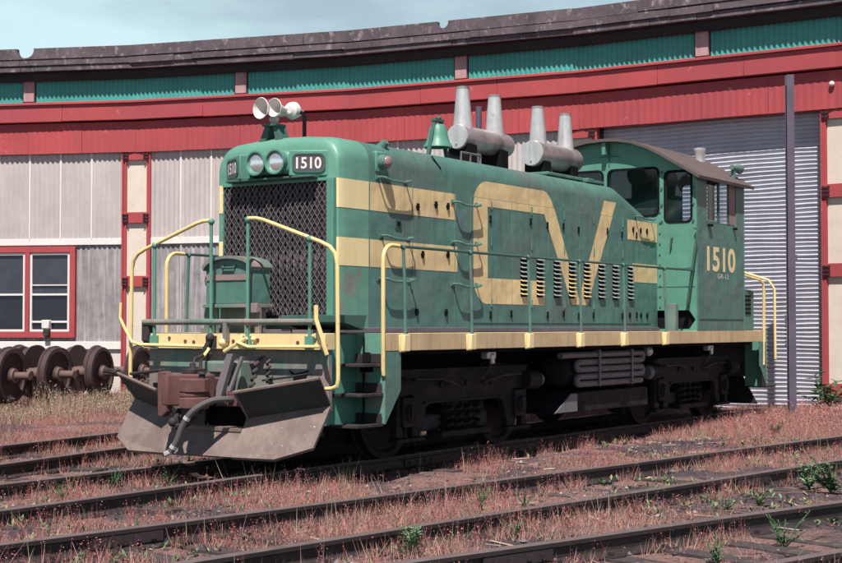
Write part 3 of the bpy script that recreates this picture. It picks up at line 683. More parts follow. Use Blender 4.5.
# thin panel seams on the plain part of the hood
mb = MB()
for x in (-4.10, -3.20): mb.box(x - 0.004, x + 0.004, -HW - 0.006, -HW + 0.01, 1.46, 3.25)
for x in (-0.44, 0.66): mb.box(x - 0.012, x + 0.012, -HW - 0.008, -HW + 0.01, 3.04, 3.24)
obj('seam_strip', mb, 'green', hood)
mb = MB(); mb.tube([(-3.62, -HW + 0.05, 3.44), (-3.50, -HW + 0.0, 3.30)], 0.01, 6); obj('drip_pipe', mb, 'black', hood)
def grab(x0, x1, z, y=-HW, st=0.10, m='green', droop=0.03):
    mb = MB(); mb.tube([(x0, y + 0.01, z), (x0, y - st + 0.02, z), (x0 + 0.03, y - st, z - droop * 0.3), (x0 + 0.15, y - st, z - droop), (x1 - 0.15, y - st, z - droop), (x1 - 0.03, y - st, z - droop * 0.3), (x1, y - st + 0.02, z), (x1, y + 0.01, z)], 0.014, 7)
    for x in (x0, x1): mb.box(x - 0.035, x + 0.035, y - 0.012, y + 0.01, z - 0.025, z + 0.025)
    return obj('grab_iron', mb, m, loco)
for (x0, x1, z) in ((-4.79, -4.25, 3.09), (-4.72, -4.20, 2.455), (-4.76, -4.18, 1.985), (-3.25, -2.72, 2.93), (-3.25, -2.72, 2.46), (-3.25, -2.72, 1.96), (1.80, 2.36, 3.08)): grab(x0, x1, z)
# class lamp on the near side, with base plate
mb = MB(); mb.box(-4.83, -4.62, -HW - 0.02, -HW + 0.05, 3.14, 3.38); ml = obj('class_lamp', mb, 'green_lit', loco, 0.02)
mb = MB(); mb.cyl((-4.73, -HW - 0.02, 3.26), (-4.73, -HW - 0.10, 3.26), 0.085, 0.075, 16); obj('lamp_body', mb, 'green', ml)
mb = MB(); mb.ball((-4.73, -HW - 0.10, 3.26), 0.068, 14, sy=0.6); obj('lamp_lens', mb, 'lens', ml)
mb = MB(); mb.cyl((-4.50, -0.70, 3.44), (-4.50, -0.78, 3.52), 0.07, 0.04, 10); obj('filler_cap', mb, 'green', hood)

# radiator screen at the front
gy0, gy1, gz0, gz1 = -0.73, 0.715, 1.55, 3.0; gxf = -5.522
mb = MB(); mb.box(-5.485, -5.474, gy0, gy1, gz0, gz1); obj('radiator_core', mb, 'black', nose)
sm_ = MB(); sm_.obox((0, 0, 0), Vector((0.012, 0.045, 0)), Vector((0.004, -0.001, 0)), (0, 0, (gz1 - gz0) / 2 - 0.03)); shm = sm_.mesh('shutter_slat', 'shutter')
for k in range(15):
    o_ = link('shutter_slat', shm, nose, (-5.500, gy0 + 0.05 + k * 0.0955, (gz0 + gz1) / 2))
mb = MB()   # frame
mb.box(gxf - 0.01, -5.472, gy0 - 0.09, gy0, gz0 - 0.03, gz1 + 0.03); mb.box(gxf + 0.01, -5.472, gy1, gy1 + 0.012, gz0 - 0.03, gz1 + 0.03)
mb.box(gxf - 0.012, -5.472, gy0, gy1, gz1, gz1 + 0.035); mb.box(gxf - 0.012, -5.472, gy0, gy1, gz0 - 0.035, gz0)
obj('screen_frame', mb, 'green_lit', nose, 0.004)
mb = MB(); cw, ch = 0.066, 0.094; sl_ = ch / cw; hh = gz1 - gz0; ww = gy1 - gy0; th = 0.0026
for sg in (1, -1):
    k = -hh / sl_
    while k < ww:
        # line y = k + (z)/sl  (z from 0)
        za, zb = max(0, -k * sl_), min(hh, (ww - k) * sl_)
        if zb - za > 0.02:
            ya, yb = k + za / sl_, k + zb / sl_
            if sg < 0: ya, yb = ww - ya, ww - yb
            A = Vector((gxf, gy0 + ya, gz0 + za)); B = Vector((gxf, gy0 + yb, gz0 + zb)); d = (B - A).normalized(); s_ = d.cross(Vector((1, 0, 0))) * th
            xo = Vector((0.004 * sg, 0, 0))
            mb.obox((A + B) / 2 + xo, (B - A) / 2, s_, Vector((0.002, 0, 0)))
        k += cw
tag(obj('diamond_screen', mb, 'wire', nose), None, None, None, 'stuff')
# head lamps, number boards, visor
hb = MB(); hb.obox((-5.55, -0.03, 3.215), (0.10, 0, 0), (0, 0.30, 0), (0, 0, 0.125)); hl = obj('headlight_housing', hb, 'green_lit', loco, 0.05)
for y in (0.105, -0.165):
    mb = MB(); mb.lathe((-5.60, y, 3.22), (-1, 0, 0), [(0, 0.10), (0.04, 0.136), (0.11, 0.136), (0.11, 0.118), (0.07, 0.11)], 24); obj('headlight_rim', mb, 'green_lit', hl)
    mb = MB(); mb.lathe((-5.665, y, 3.22), (-1, 0, 0), [(0, 0.114), (0.012, 0.114), (0.03, 0.08), (0.04, 0.04), (0.042, 0.0)], 24); obj('headlight_lens', mb, 'lampglass', hl)
for sg in (-1, 1):
    # number board box, turned outwards
    c = Vector((-5.50, sg * 0.485, 3.195)); t_ = Vector((0.58, sg * 1.0, 0)).normalized(); nn = Vector((-sg * t_.y, sg * t_.x, 0))
    if nn.x > 0: nn = -nn
    mb = MB(); mb.obox(c, t_ * 0.215, nn * 0.085, (0, 0, 0.138)); nb = obj('number_board', mb, 'green_lit', loco, 0.012)
    ax = t_ if sg < 0 else -t_            # reading direction seen from the front: left to right = +Y to -Y
    def P(u, w, dd): return c + ax * u + nn * (0.085 + dd) + Vector((0, 0, w))
    pl = [P(u, w, 0.002) for u, w in rrect(-0.165, 0.165, -0.09, 0.09, 0.05)]
    mb = MB(); mb.prism(pl, nn * 0.006); obj('number_panel', mb, 'dark_board', nb)
    mb = MB(); mb.prism([P(u, w, 0.002) for u, w in rrect(-0.178, 0.178, -0.103, 0.103, 0.06)], nn * 0.012, holes=[[P(u, w, 0.002) for u, w in rrect(-0.162, 0.162, -0.087, 0.087, 0.048)]]); obj('number_rim', mb, 'green_dark', nb)
    mb = text_mesh('1510', ax, (0, 0, 1), P(-0.135, -0.062, 0.011), 0.27, 0.124, 0.002, 0.022); obj('painted_number', mb, 'white', nb)
mb = MB(); mb.box(-5.66, -5.47, -0.62, 0.56, 3.035, 3.058); obj('visor', mb, 'green_dark', nose, 0.006)
# horn: three trumpets on an A-shaped bracket
mb = MB()
for sg in (-1, 1):
    mb.prism([(-5.42, 0.13 + sg * 0.20, 3.40), (-5.42, 0.13 + sg * 0.10, 3.40), (-5.40, 0.13 + sg * 0.02, 3.66), (-5.40, 0.13 + sg * 0.09, 3.66)], (0.14, 0, 0))
mb.box(-5.44, -5.26, 0.03, 0.23, 3.655, 3.68); br = obj('horn_bracket', mb, 'green_dark', loco, 0.004)
mb = MB(); mb.cyl((-5.35, 0.13, 3.68), (-5.35, 0.13, 3.80), 0.035, 0.03, 10); mb.ball((-5.35, 0.13, 3.74), 0.055); mb.tube([(-5.26, 0.22, 3.83), (-5.28, 0.08, 3.80), (-5.25, 0.0, 3.82)], 0.03, 8); hn = obj('horn_manifold', mb, 'horn', loco)
for y, dy, sc in ((0.255, 0.10, 1.15), (0.03, 0.0, 1.0), (-0.10, -0.10, 0.85)):
    mb = MB(); back = dy < -0.05
    mb.lathe((-5.20, y - dy, 3.845), Vector((-1, dy, 0)) if not back else Vector((0.95, 0.1, 0)), [(0, 0.028 * sc), (0.12 * sc, 0.034 * sc), (0.20 * sc, 0.055 * sc), (0.25 * sc, 0.085 * sc), (0.275 * sc, 0.105 * sc), (0.28 * sc, 0.100 * sc), (0.24 * sc, 0.07 * sc), (0.15 * sc, 0.03 * sc)] if not back else [(-0.06, 0.04), (-0.03, 0.085), (0.02, 0.10), (0.06, 0.085), (0.16, 0.04), (0.2, 0.03)], 20)
    obj('horn_trumpet', mb, 'horn', hn)
mb = MB(); mb.tube([(-5.22, -0.19, 3.50), (-5.22, -0.19, 3.76), (-5.22, -0.16, 3.80), (-5.10, -0.05, 3.83)], 0.022, 8); obj('air_pipe', mb, 'black', loco)
# bell and roof grab rail
mb = MB(); mb.lathe((-2.92, -0.45, 3.93), (0, 0, -1), [(0, 0.02), (0.01, 0.075), (0.05, 0.105), (0.14, 0.122), (0.22, 0.145), (0.27, 0.175), (0.29, 0.18), (0.29, 0.155), (0.20, 0.11)], 24); be = obj('bell', mb, 'green_lit', loco)
mb = MB()
for sg in (-1, 1):
    mb.prism([(-2.92 + sg * 0.25, -0.47, 3.47), (-2.92 + sg * 0.21, -0.47, 3.47), (-2.92 + sg * 0.05, -0.47, 3.96), (-2.92 + sg * 0.085, -0.47, 3.96)], (0, 0.045, 0))
mb.box(-3.02, -2.82, -0.48, -0.41, 3.955, 3.985); mb.ball((-2.90, -0.45, 4.0), 0.032); obj('bell_yoke', mb, 'green_dark', be)
mb = MB(); mb.tube([(-2.66, -0.62, 3.46), (-2.66, -0.62, 3.60), (-2.2, -0.62, 3.60), (-2.2, -0.62, 3.46)], 0.014, 6); mb.tube([(-2.44, -0.62, 3.46), (-2.44, -0.62, 3.60)], 0.012, 6); obj('roof_grab_rail', mb, 'pipe', loco)
# exhaust drums with two stacks each
for (x0, x1, r, zc, sts) in ((-1.76, -0.50, 0.165, 3.935, (-1.62, -0.80)), (0.24, 1.52, 0.185, 3.92, (0.42, 1.26))):
    mb = MB(); mb.lathe((x0, 0, zc), (1, 0, 0), [(0.002, r * 0.97), (0.03, r), (x1 - x0 - 0.05, r), (x1 - x0, r * 0.9)], 28); dr = obj('exhaust_drum', mb, 'drum', loco)
    mb = MB(); mb.lathe((x0 - 0.012, 0, zc), (1, 0, 0), [(0, r * 0.94), (0.016, r * 0.985)], 28); mb.box(x0 - 0.03, x0 - 0.012, -0.012, 0.012, zc - r * 0.6, zc - r * 0.52); obj('drum_end', mb, 'silver', dr)
    for xs_ in sts:
        mb = MB(); mb.lathe((xs_, 0, zc + r * 0.6), (0, 0, 1), [(0, 0.135), (0.10, 0.122), (4.58 - zc - r * 0.6, 0.085)], 20); st = obj('exhaust_stack', mb, 'silver', dr)
        mb = MB(); mb.lathe((xs_, 0, 4.575), (0, 0, 1), [(0, 0.088), (0.03, 0.088), (0.03, 0.07), (0.004, 0.068)], 20); obj('stack_rim', mb, 'drum', dr)
        mb = MB(); mb.box(xs_ - 0.10, xs_ + 0.10, -0.16, 0.16, 3.48, zc - r * 0.6); obj('drum_saddle', mb, 'black', dr)
mb = MB(); mb.tube([(-0.30, 0.55, 3.45), (-0.30, 0.55, 4.56)], 0.045, 8); obj('vent_pipe', mb, 'polem', loco)
mb = MB(); mb.box(-0.42, 1.30, -0.62, 0.62, 3.52, 3.565); mb.box(0.62, 0.82, -0.70, -0.5, 3.50, 3.56); obj('roof_hatch', mb, 'green', hood, 0.01)

# running board, sills
for sg in (-1, 1):
    mb = MB(); mb.box(-5.535, 5.37, sg * 1.42, sg * 1.50, 1.205, ZD); obj('side_sill', mb, 'yellow_sill', loco, 0.006)
mb = MB(); mb.box(-5.53, 5.365, -1.415, 1.415, 1.25, 1.385); obj('deck', mb, 'kick', loco)
mb = MB(); mb.box(-5.4, 5.3, -0.62, 0.62, 0.62, 1.25); mb.box(-5.2, 5.1, -1.40, 1.40, 1.16, 1.245); mb.box(-5.9, -4.9, -0.62, 0.62, 0.18, 0.7); mb.box(4.9, 5.9, -0.62, 0.62, 0.18, 0.7); mb.box(-1.9, -1.4, -0.62, 0.62, 0.3, 0.7); mb.box(1.33, 1.9, -0.62, 0.62, 0.3, 0.7); obj('underframe', mb, 'black', loco)
# end platforms, pilots, steps (front and rear)
for e in (-1, 1):
    mb = MB(); mb.box(e * 6.05, e * 6.22, -1.24, 1.24, 1.222, ZD); obj('end_beam', mb, 'yellow_chip', loco, 0.006)
    mb = MB(); mb.box(e * 6.045, e * 5.54, -1.13, 1.13, 1.26, 1.382); obj('end_deck', mb, 'kick', loco)
    mb = MB(); mb.box(e * 6.08, e * 6.14, -1.225, 1.225, 0.60, 1.218); pl_ = obj('pilot_plate', mb, 'green_dirty', loco, 0.004)
    for sg in (-1, 1):
        mb = MB(); mb.box(e * 5.56, e * 5.54, sg * 1.13, sg * 1.502, 0.46, ZD); obj('step_back', mb, 'green_nose', loco, 0.003)
        mb = MB(); mb.box(e * 5.56, e * 6.10, sg * 1.12, sg * 1.14, 0.46, ZD - 0.02); obj('step_cheek', mb, 'green_lit', loco)
        P_ = [(e * 5.538, 1.20), (e * 5.26, 1.20), (e * 5.26, 0.80), (e * 5.538, 0.46)]
        mb = MB(); mb.prism([(x, sg * 1.482, z) for x, z in P_], (0, sg * 0.018, 0)); obj('step_side', mb, 'green', loco)
        for (z, xd) in ((0.47, 0.46), (0.78, 0.40), (1.08, 0.34)):
            mb = MB(); mb.box(e * 5.562, e * (5.56 + xd), sg * 1.145, sg * 1.49, z - 0.03, z); mb.box(e * 5.575, e * 5.59, sg * 1.16, sg * 1.48, z + 0.002, z + 0.10, 0); obj('step_tread', mb, 'steel', loco, 0.004)
        mb = MB(); mb.box(e * 5.575, e * 5.595, sg * 1.25, sg * 1.262, 0.5, 1.36); obj('step_slot', mb, 'black', loco)
mb = MB(); mb.box(-5.574, -5.563, -1.36, -1.20, 0.99, 1.07); mb.cyl((-5.55, -1.30, 1.14), (-5.60, -1.30, 1.14), 0.055, n=12); obj('step_hole', mb, 'black', loco)
# handrails
YR = 0.02
def rail(name, path, r, m): mb = MB(); mb.tube(path, r, 9); return obj(name, mb, m, loco)
for sg in (-1, 1):
    X = -6.235
    path = [(X, sg * 0.24, 2.575), (X, sg * 0.36, 2.572), (X, sg * 0.46, 2.55), (X, sg * 1.20, 2.30), (X, sg * 1.31, 2.25), (X, sg * 1.375, 2.18), (X, sg * 1.40, 2.08), (X, sg * 1.415, 1.0), (X, sg * 1.415, 0.93), (X, sg * 1.40, 0.87), (X, sg * 1.34, 0.845), (X, sg * 1.26, 0.84)]
    rail('front_handrail', path, 0.021, 'yellow_rail')
    for y, z in ((0.25, 2.56), (1.06, 2.335)):
        mb = MB(); mb.tube([(X, sg * y, z), (X, sg * y, 1.25)], 0.018, 8); mb.ball((X, sg * y, z), 0.036); mb.box(X - 0.02, X + 0.03, sg * y - 0.05, sg * y + 0.05, 1.23, 1.36); obj('front_stanchion', mb, 'green_lit', loco)
    # side handrail with its yellow front drop
    Y = sg * 1.50; A0 = [(-5.575, Y, 0.97), (-5.585, Y - sg * -0.0, 1.02), (-5.585, Y, 2.12)] + [(-5.435 - 0.15 * math.cos(R_(t)), Y, 2.14 + 0.155 * math.sin(R_(t))) for t in (15, 35, 55, 75, 90)] + [(-5.30, Y, 2.292)]
    rail('side_handrail_drop', [(-5.53, Y - sg * 0.03, 0.955)] + A0, 0.022, 'yellow_rail')
    rail('side_handrail', [(-5.30, Y, 2.292), (-2, Y, 2.288), (1.5, Y, 2.292), (2.30, Y, 2.294), (2.60, sg * 1.46, 2.294)], 0.016, 'green_dark')
    for x in (-5.22, -3.89, -2.56, -1.23, 0.06, 1.41):
        mb = MB(); mb.tube([(x, Y - sg * 0.0, 2.29), (x, Y + sg * 0.015, 2.0), (x, Y + sg * 0.03, 1.30)], 0.017, 8); mb.ball((x, Y, 2.285), 0.030, 10); st = obj('handrail_stanchion', mb, 'green', loco)
        mb = MB(); mb.box(x - 0.055, x + 0.055, sg * 1.50, sg * 1.555, 1.20, 1.375); mb.box(x - 0.085, x + 0.03, sg * 1.50, sg * 1.515, 1.19, 1.37); obj('stanchion_socket', mb, 'yellow', st, 0.012)
# buffer-height grab bar, lever rods, front odds and ends
mb = MB(); mb.tube([(-6.25, 1.20, 1.505), (-6.25, -1.13, 1.505)], 0.032, 10); mb.box(-6.28, -6.22, 0.0, 0.05, 1.30, 1.50); obj('drop_step_bar', mb, 'green_dirty', loco)
mb = MB(); mb.box(-6.27, -6.22, 0.02, 0.09, 1.26, 1.36); mb.ball((-6.27, 0.055, 1.29), 0.045); obj('bar_support', mb, 'yellow_chip', loco, 0.01)
mb = MB(); mb.box(-6.26, -6.18, 1.13, 1.23, 1.30, 1.53); mb.box(-6.25, -6.21, 1.05, 1.22, 1.28, 1.32); obj('bar_hinge', mb, 'steel', loco, 0.01)
mb = MB(); mb.tube([(-6.30, 1.50, 1.72), (-6.30, 1.51, 1.55), (-6.30, 1.44, 1.44), (-6.30, 1.33, 1.29), (-6.28, 1.22, 1.262), (-6.28, 0.30, 1.252), (-6.30, 0.22, 1.22), (-6.45, 0.16, 1.15)], 0.017, 7); obj('uncoupling_lever', mb, 'yellow_rail', loco)
mb = MB(); mb.tube([(-6.30, -1.19, 1.67), (-6.30, -1.19, 1.53), (-6.30, -1.27, 1.34), (-6.30, -1.285, 1.27), (-6.27, -1.30, 1.18)], 0.024, 7); mb.tube([(-6.28, -1.22, 1.258), (-6.28, -0.30, 1.25), (-6.30, -0.16, 1.30)], 0.017, 7); obj('uncoupling_lever', mb, 'yellow_rail', loco)
mb = MB(); mb.box(-6.26, -6.222, 0.18, 0.30, 1.24, 1.36); mb.tube([(-6.27, 0.22, 1.33), (-6.30, 0.27, 1.22), (-6.32, 0.30, 1.05), (-6.40, 0.25, 0.98)], 0.03, 7); mb.ball((-6.27, 0.23, 1.34), 0.05); mb.tube([(-6.30, 0.33, 0.95), (-6.30, 0.20, 1.18)], 0.025, 6); obj('lever_bracket', mb, 'steel', loco)
mb = MB(); mb.box(-6.26, -6.222, -0.26, -0.14, 1.24, 1.34); mb.tube([(-6.28, -0.28, 1.34), (-6.28, -0.15, 1.28), (-6.29, 0.02, 1.20)], 0.018, 6); mb.ball((-6.26, -0.35, 1.33), 0.03); obj('lever_bracket', mb, 'yellow_chip', loco)
mb = MB()
for y in (0.85, 0.62, 0.50, -0.05, -0.38, -1.12, 1.18, -0.9): mb.cyl((-6.215, y, 1.315 + 0.02 * math.sin(y * 9)), (-6.232, y, 1.315 + 0.02 * math.sin(y * 9)), 0.018, n=8)
tag(obj('beam_bolts', mb, 'rustred', loco), None, None, None, 'stuff')
# arched equipment box in front of the screen
prof = [(0.375, 1.70), (0.375, 2.06)] + [(0.375 * math.cos(R_(t)), 2.06 + 0.125 * math.sin(R_(t))) for t in range(15, 180, 15)] + [(-0.375, 2.06), (-0.375, 1.70)]
cy = 0.115; bx = -6.10
mb = MB(); mb.prism([(bx, cy + y * 0.87, z) for y, z in prof], (0.27, 0, 0)); eb = obj('equipment_box', mb, 'green', loco, 0.008)
lid = [(y * 1.06 * 0.87, z + 0.02) for y, z in prof if z > 2.04]; lid = lid + [(y * 0.87, z - 0.012) for y, z in prof if z > 2.04][::-1]
mb = MB(); mb.prism([(bx - 0.05, cy + y, z) for y, z in lid], (0.34, 0, 0)); obj('box_lid', mb, 'green_dirty', eb)
mb = MB(); mb.box(bx - 0.012, bx, cy - 0.31, cy + 0.31, 1.945, 2.005); obj('box_band', mb, 'tan', eb)
mb = MB(); mb.tube([(bx, cy - 0.08, 2.10), (bx - 0.03, cy - 0.08, 2.075), (bx - 0.03, cy + 0.08, 2.075), (bx, cy + 0.08, 2.10)], 0.014, 6); obj('box_handle', mb, 'green_dark', eb)
mb = MB(); mb.box(bx - 0.04, bx + 0.28, cy - 0.36, cy + 0.34, 1.655, 1.695); mb.box(bx - 0.06, bx - 0.02, cy - 0.42, cy - 0.30, 1.60, 1.70); obj('box_shelf', mb, 'green_dirty', eb, 0.005)
mb = MB()
for y in (0.34, 0.22, -0.22, -0.36): mb.box(bx + 0.02, bx + 0.06, cy + y - 0.03, cy + y + 0.03, ZD, 1.66)
mb.box(bx + 0.2, bx + 0.24, cy - 0.3, cy + 0.3, ZD, 1.66); obj('box_leg', mb, 'green_dirty', eb)
mb = MB(); mb.ball((-5.85, 0.56, 1.95), 0.10); mb.tube([(-5.85, 0.56, 1.9), (-5.88, 0.52, 1.72), (-5.86, 0.60, 1.60), (-5.80, 0.55, 1.42)], 0.035, 7); mb.tube([(-5.9, 0.47, 1.85), (-5.9, 0.60, 1.64)], 0.03, 6); mb.box(-5.9, -5.7, 0.45, 0.7, 1.39, 1.44); obj('hand_valve', mb, 'green_dirty', loco)
mb = MB(); mb.prism([(-5.95, -0.45, 1.575), (-5.95, -0.45, 1.50), (-5.60, -0.45, 1.42), (-5.55, -0.45, 1.575)], (0, -0.82, 0)); obj('radiator_tray', mb, 'green_dark', loco, 0.006)
# dirt lumps / platform clutter
mb = MB(); mb.box(-5.9, -5.6, -0.55, -0.2, ZD, 1.43); mb.box(-6.0, -5.75, -0.95, -0.65, ZD, 1.425); obj('tread_plate', mb, 'kick', loco)

# coupler
mb = MB(); mb.prism([(-6.62, -0.16, 0.66), (-6.62, 0.20, 0.66), (-6.74, 0.27, 0.66), (-6.93, 0.27, 0.66), (-6.99, 0.23, 0.66), (-6.99, 0.16, 0.66), (-6.90, 0.13, 0.66), (-6.82, 0.03, 0.66), (-6.80, -0.16, 0.66)], (0, 0, 0.32)); cp = obj('coupler', mb, 'rustred', loco, 0.02)
mb = MB(); mb.prism([(-6.985, 0.295, 0.56), (-6.985, 0.295, 1.0), (-6.985, 0.20, 1.01), (-6.985, 0.17, 0.99), (-6.985, 0.17, 0.60), (-6.985, 0.22, 0.55)], (0.09, 0, 0)); obj('guide_plate', mb, 'rustred', cp, 0.012)
mb = MB(); mb.box(-6.64, -6.20, -0.08, 0.12, 0.74, 0.94); obj('coupler_shank', mb, 'rustred', cp, 0.02)
mb = MB(); kp = [(-6.80, -0.24), (-6.88, -0.25), (-6.97, -0.20), (-7.02, -0.12), (-7.01, -0.03), (-6.95, 0.03), (-6.91, 0.01), (-6.93, -0.06), (-6.90, -0.12), (-6.82, -0.13)]
mb.prism([(x, y, 0.64) for x, y in kp], (0, 0, 0.115)); mb.prism([(x, y, 0.80) for x, y in kp], (0, 0, 0.14)); mb.prism([(x * 0.97 - 6.9 * 0.03, y * 0.9, 0.755) for x, y in kp], (0, 0, 0.045)); obj('knuckle', mb, 'rustred', cp, 0.012)
mb = MB(); mb.cyl((-6.855, -0.19, 0.58), (-6.855, -0.19, 0.985), 0.032, n=12); mb.cyl((-6.855, -0.19, 0.985), (-6.855, -0.19, 1.01), 0.05, 0.04, n=12); obj('knuckle_pin', mb, 'steel', cp)
mb = MB(); mb.box(-6.80, -6.62, -0.02, 0.14, 0.98, 1.03); mb.cyl((-6.72, 0.06, 1.02), (-6.72, 0.06, 1.09), 0.04, 0.03, n=10); mb.tube([(-6.72, 0.06, 1.07), (-6.62, 0.12, 1.13), (-6.45, 0.16, 1.16)], 0.018, 6); obj('lock_lift', mb, 'steel', cp, 0.008)
mb = MB(); mb.tube([(-6.80, 0.16, 0.62), (-6.86, 0.16, 0.52), (-6.92, 0.08, 0.46), (-6.90, -0.02, 0.47), (-6.80, -0.06, 0.54)], 0.028, 8); mb.ball((-6.93, 0.13, 0.50), 0.05); obj('lock_rod', mb, 'steel', cp)
mb = MB(); mb.box(-6.36, -6.15, -0.26, 0.26, 0.66, 1.10); mb.box(-6.44, -6.36, -0.24, 0.12, 0.985, 1.09); obj('draft_pocket', mb, 'green_dirty', loco, 0.012)
mb = MB(); mb.prism([(-6.16, -0.42, 1.16), (-6.16, 0.12, 1.16), (-6.16, 0.10, 1.10), (-6.16, -0.10, 1.06), (-6.16, -0.32, 1.08)], (-0.06, 0, 0)); obj('pilot_patch', mb, 'kick', loco)
mb = MB(); mb.prism([(-6.50, -0.28, 1.18), (-6.50, -0.20, 1.18), (-6.60, -0.10, 0.72), (-6.60, -0.20, 0.72)], (0.06, 0, 0)); mb.tube([(-6.42, -0.34, 1.15), (-6.5, -0.24, 0.80)], 0.025, 6); obj('plow_strut', mb, 'kick', loco)
mb = MB()
for k in range(5): mb.tube([(-6.30 - 0.02 * k, -0.46, 1.10 - 0.07 * k), (-6.33 - 0.02 * k, -0.43, 1.07 - 0.07 * k), (-6.30 - 0.02 * k, -0.40, 1.05 - 0.07 * k)], 0.018, 6)
for k in range(4): mb.tube([(-6.24, -0.56, 1.12 - 0.06 * k), (-6.27, -0.54, 1.09 - 0.06 * k), (-6.24, -0.52, 1.07 - 0.06 * k)], 0.016, 6)
obj('safety_chain', mb, 'steel', loco)
mb = MB(); mb.prism([(-6.142, -0.72, 1.02), (-6.142, -0.80, 0.98), (-6.142, -0.90, 1.0), (-6.142, -0.98, 1.02), (-6.142, -0.95, 0.95), (-6.142, -0.94, 0.88), (-6.142, -0.78, 0.88), (-6.142, -0.78, 0.95)], (-0.006, 0, 0)); obj('pilot_slot', mb, 'black', loco)
mb = MB(); mb.tube([(-6.20, -0.42, 0.905), (-6.20, -0.80, 0.95), (-6.20, -1.02, 0.985)], 0.011, 6); obj('lift_rod', mb, 'steel', loco)

# snow plow with curled wings
plow_m = MB()
def quad(pts, th=0.03, tgt=None):
    p = [Vector(q) for q in pts]; nn = (p[1] - p[0]).cross(p[-1] - p[0]).normalized()
    if nn.x < 0: nn = -nn
    (tgt or plow_m).prism(pts, nn * th)
for sg in (-1, 1):
    plow_up = MB()
    To, Ti = (-6.48, sg * 1.37, 0.95), (-6.77, sg * 0.52, 0.80)
    Co, Ci = (-6.25, sg * 1.33, 0.675), (-6.50, sg * 0.47, 0.535)
    Lo, Bo, Bi = (-6.52, sg * 1.325, 0.28), (-6.70, sg * 0.98, 0.165), (-6.74, sg * 0.47, 0.165)
    Mo, Mi = (-6.33, sg * 1.335, 0.56), (-6.56, sg * 0.47, 0.44)
    quad([To, Ti, Ci, Co], 0.03, plow_up); quad([Co, Ci, Mi, Mo]); quad([Mo, Mi, Bi, Lo]) ; quad([Lo, Bi, Bo])
    obj('plow_lip_plate', plow_up, 'plow_green', loco)
    # inner return plate of each wing
    plow_m.prism([Ti, (-6.50, sg * 0.45, 0.80), (-6.48, sg * 0.44, 0.52), Ci], (0, sg * 0.03, 0))
quad([(-6.56, 0.47, 0.44), (-6.56, -0.47, 0.44), (-6.74, -0.47, 0.165), (-6.74, 0.47, 0.165)])
plow_m.box(-6.60, -6.38, -0.47, 0.47, 0.405, 0.44)
sp_ = obj('snow_plow', plow_m, 'plow', loco)
mb = MB()
for y in (-1.0, -0.3, 0.3, 1.0): mb.box(-6.24, -6.10, y - 0.03, y + 0.03, 0.36, 0.72)
for sg in (-1, 1): mb.box(-6.22, -6.1, sg * 1.05 - 0.04, sg * 1.05 + 0.04, 0.62, 0.85)
mb.box(-6.15, -6.05, -1.1, 1.1, 0.35, 0.62); obj('plow_mount', mb, 'black', loco)
mb = MB(); mb.tube([(-6.48, 1.36, 0.965), (-6.48, 1.55, 0.985)], 0.03, 7); mb.tube([(-6.45, 1.20, 0.95), (-6.44, 0.7, 1.0)], 0.018, 6); obj('plow_rod', mb, 'steel', loco)
for sg in (-1, 1):
    mb = MB(); mb.tube([(-6.475, sg * 1.37, 0.955), (-6.765, sg * 0.52, 0.805)], 0.018, 6); obj('plow_lip', mb, 'plow', loco)
# air hose
hp = [(-6.62, -0.42, 0.72), (-6.72, -0.40, 0.735), (-6.85, -0.30, 0.72), (-6.98, -0.18, 0.62), (-7.03, -0.09, 0.47), (-7.05, -0.04, 0.33), (-7.08, 0.02, 0.22)]
hs = []
for i in range(len(hp) - 1):
    p0 = Vector(hp[max(0, i - 1)]); p1 = Vector(hp[i]); p2 = Vector(hp[i + 1]); p3 = Vector(hp[min(len(hp) - 1, i + 2)])
    for k in range(5):
        t = k / 5; hs.append(0.5 * ((2 * p1) + (p2 - p0) * t + (2 * p0 - 5 * p1 + 4 * p2 - p3) * t * t + (3 * p1 - p0 - 3 * p2 + p3) * t ** 3))
hs.append(Vector(hp[-1]))
mb = MB(); mb.tube(hs, 0.032, 9); ah = obj('air_hose', mb, 'hose', loco)
mb = MB(); mb.tube([hs[0] + Vector((0.1, 0, 0)), hs[2]], 0.04, 9); mb.box(-6.66, -6.5, -0.50, -0.34, 0.66, 0.80); obj('angle_cock', mb, 'rustred', ah, 0.01)
mb = MB()
for k in (17, 27): mb.tube([hs[k], hs[k] + (hs[k + 1] - hs[k]).normalized() * 0.035], 0.037, 9)
mb.tube([hs[-2], hs[-1], hs[-1] + Vector((-0.02, 0.05, -0.03))], 0.03, 8); obj('hose_clip', mb, 'silver', ah)

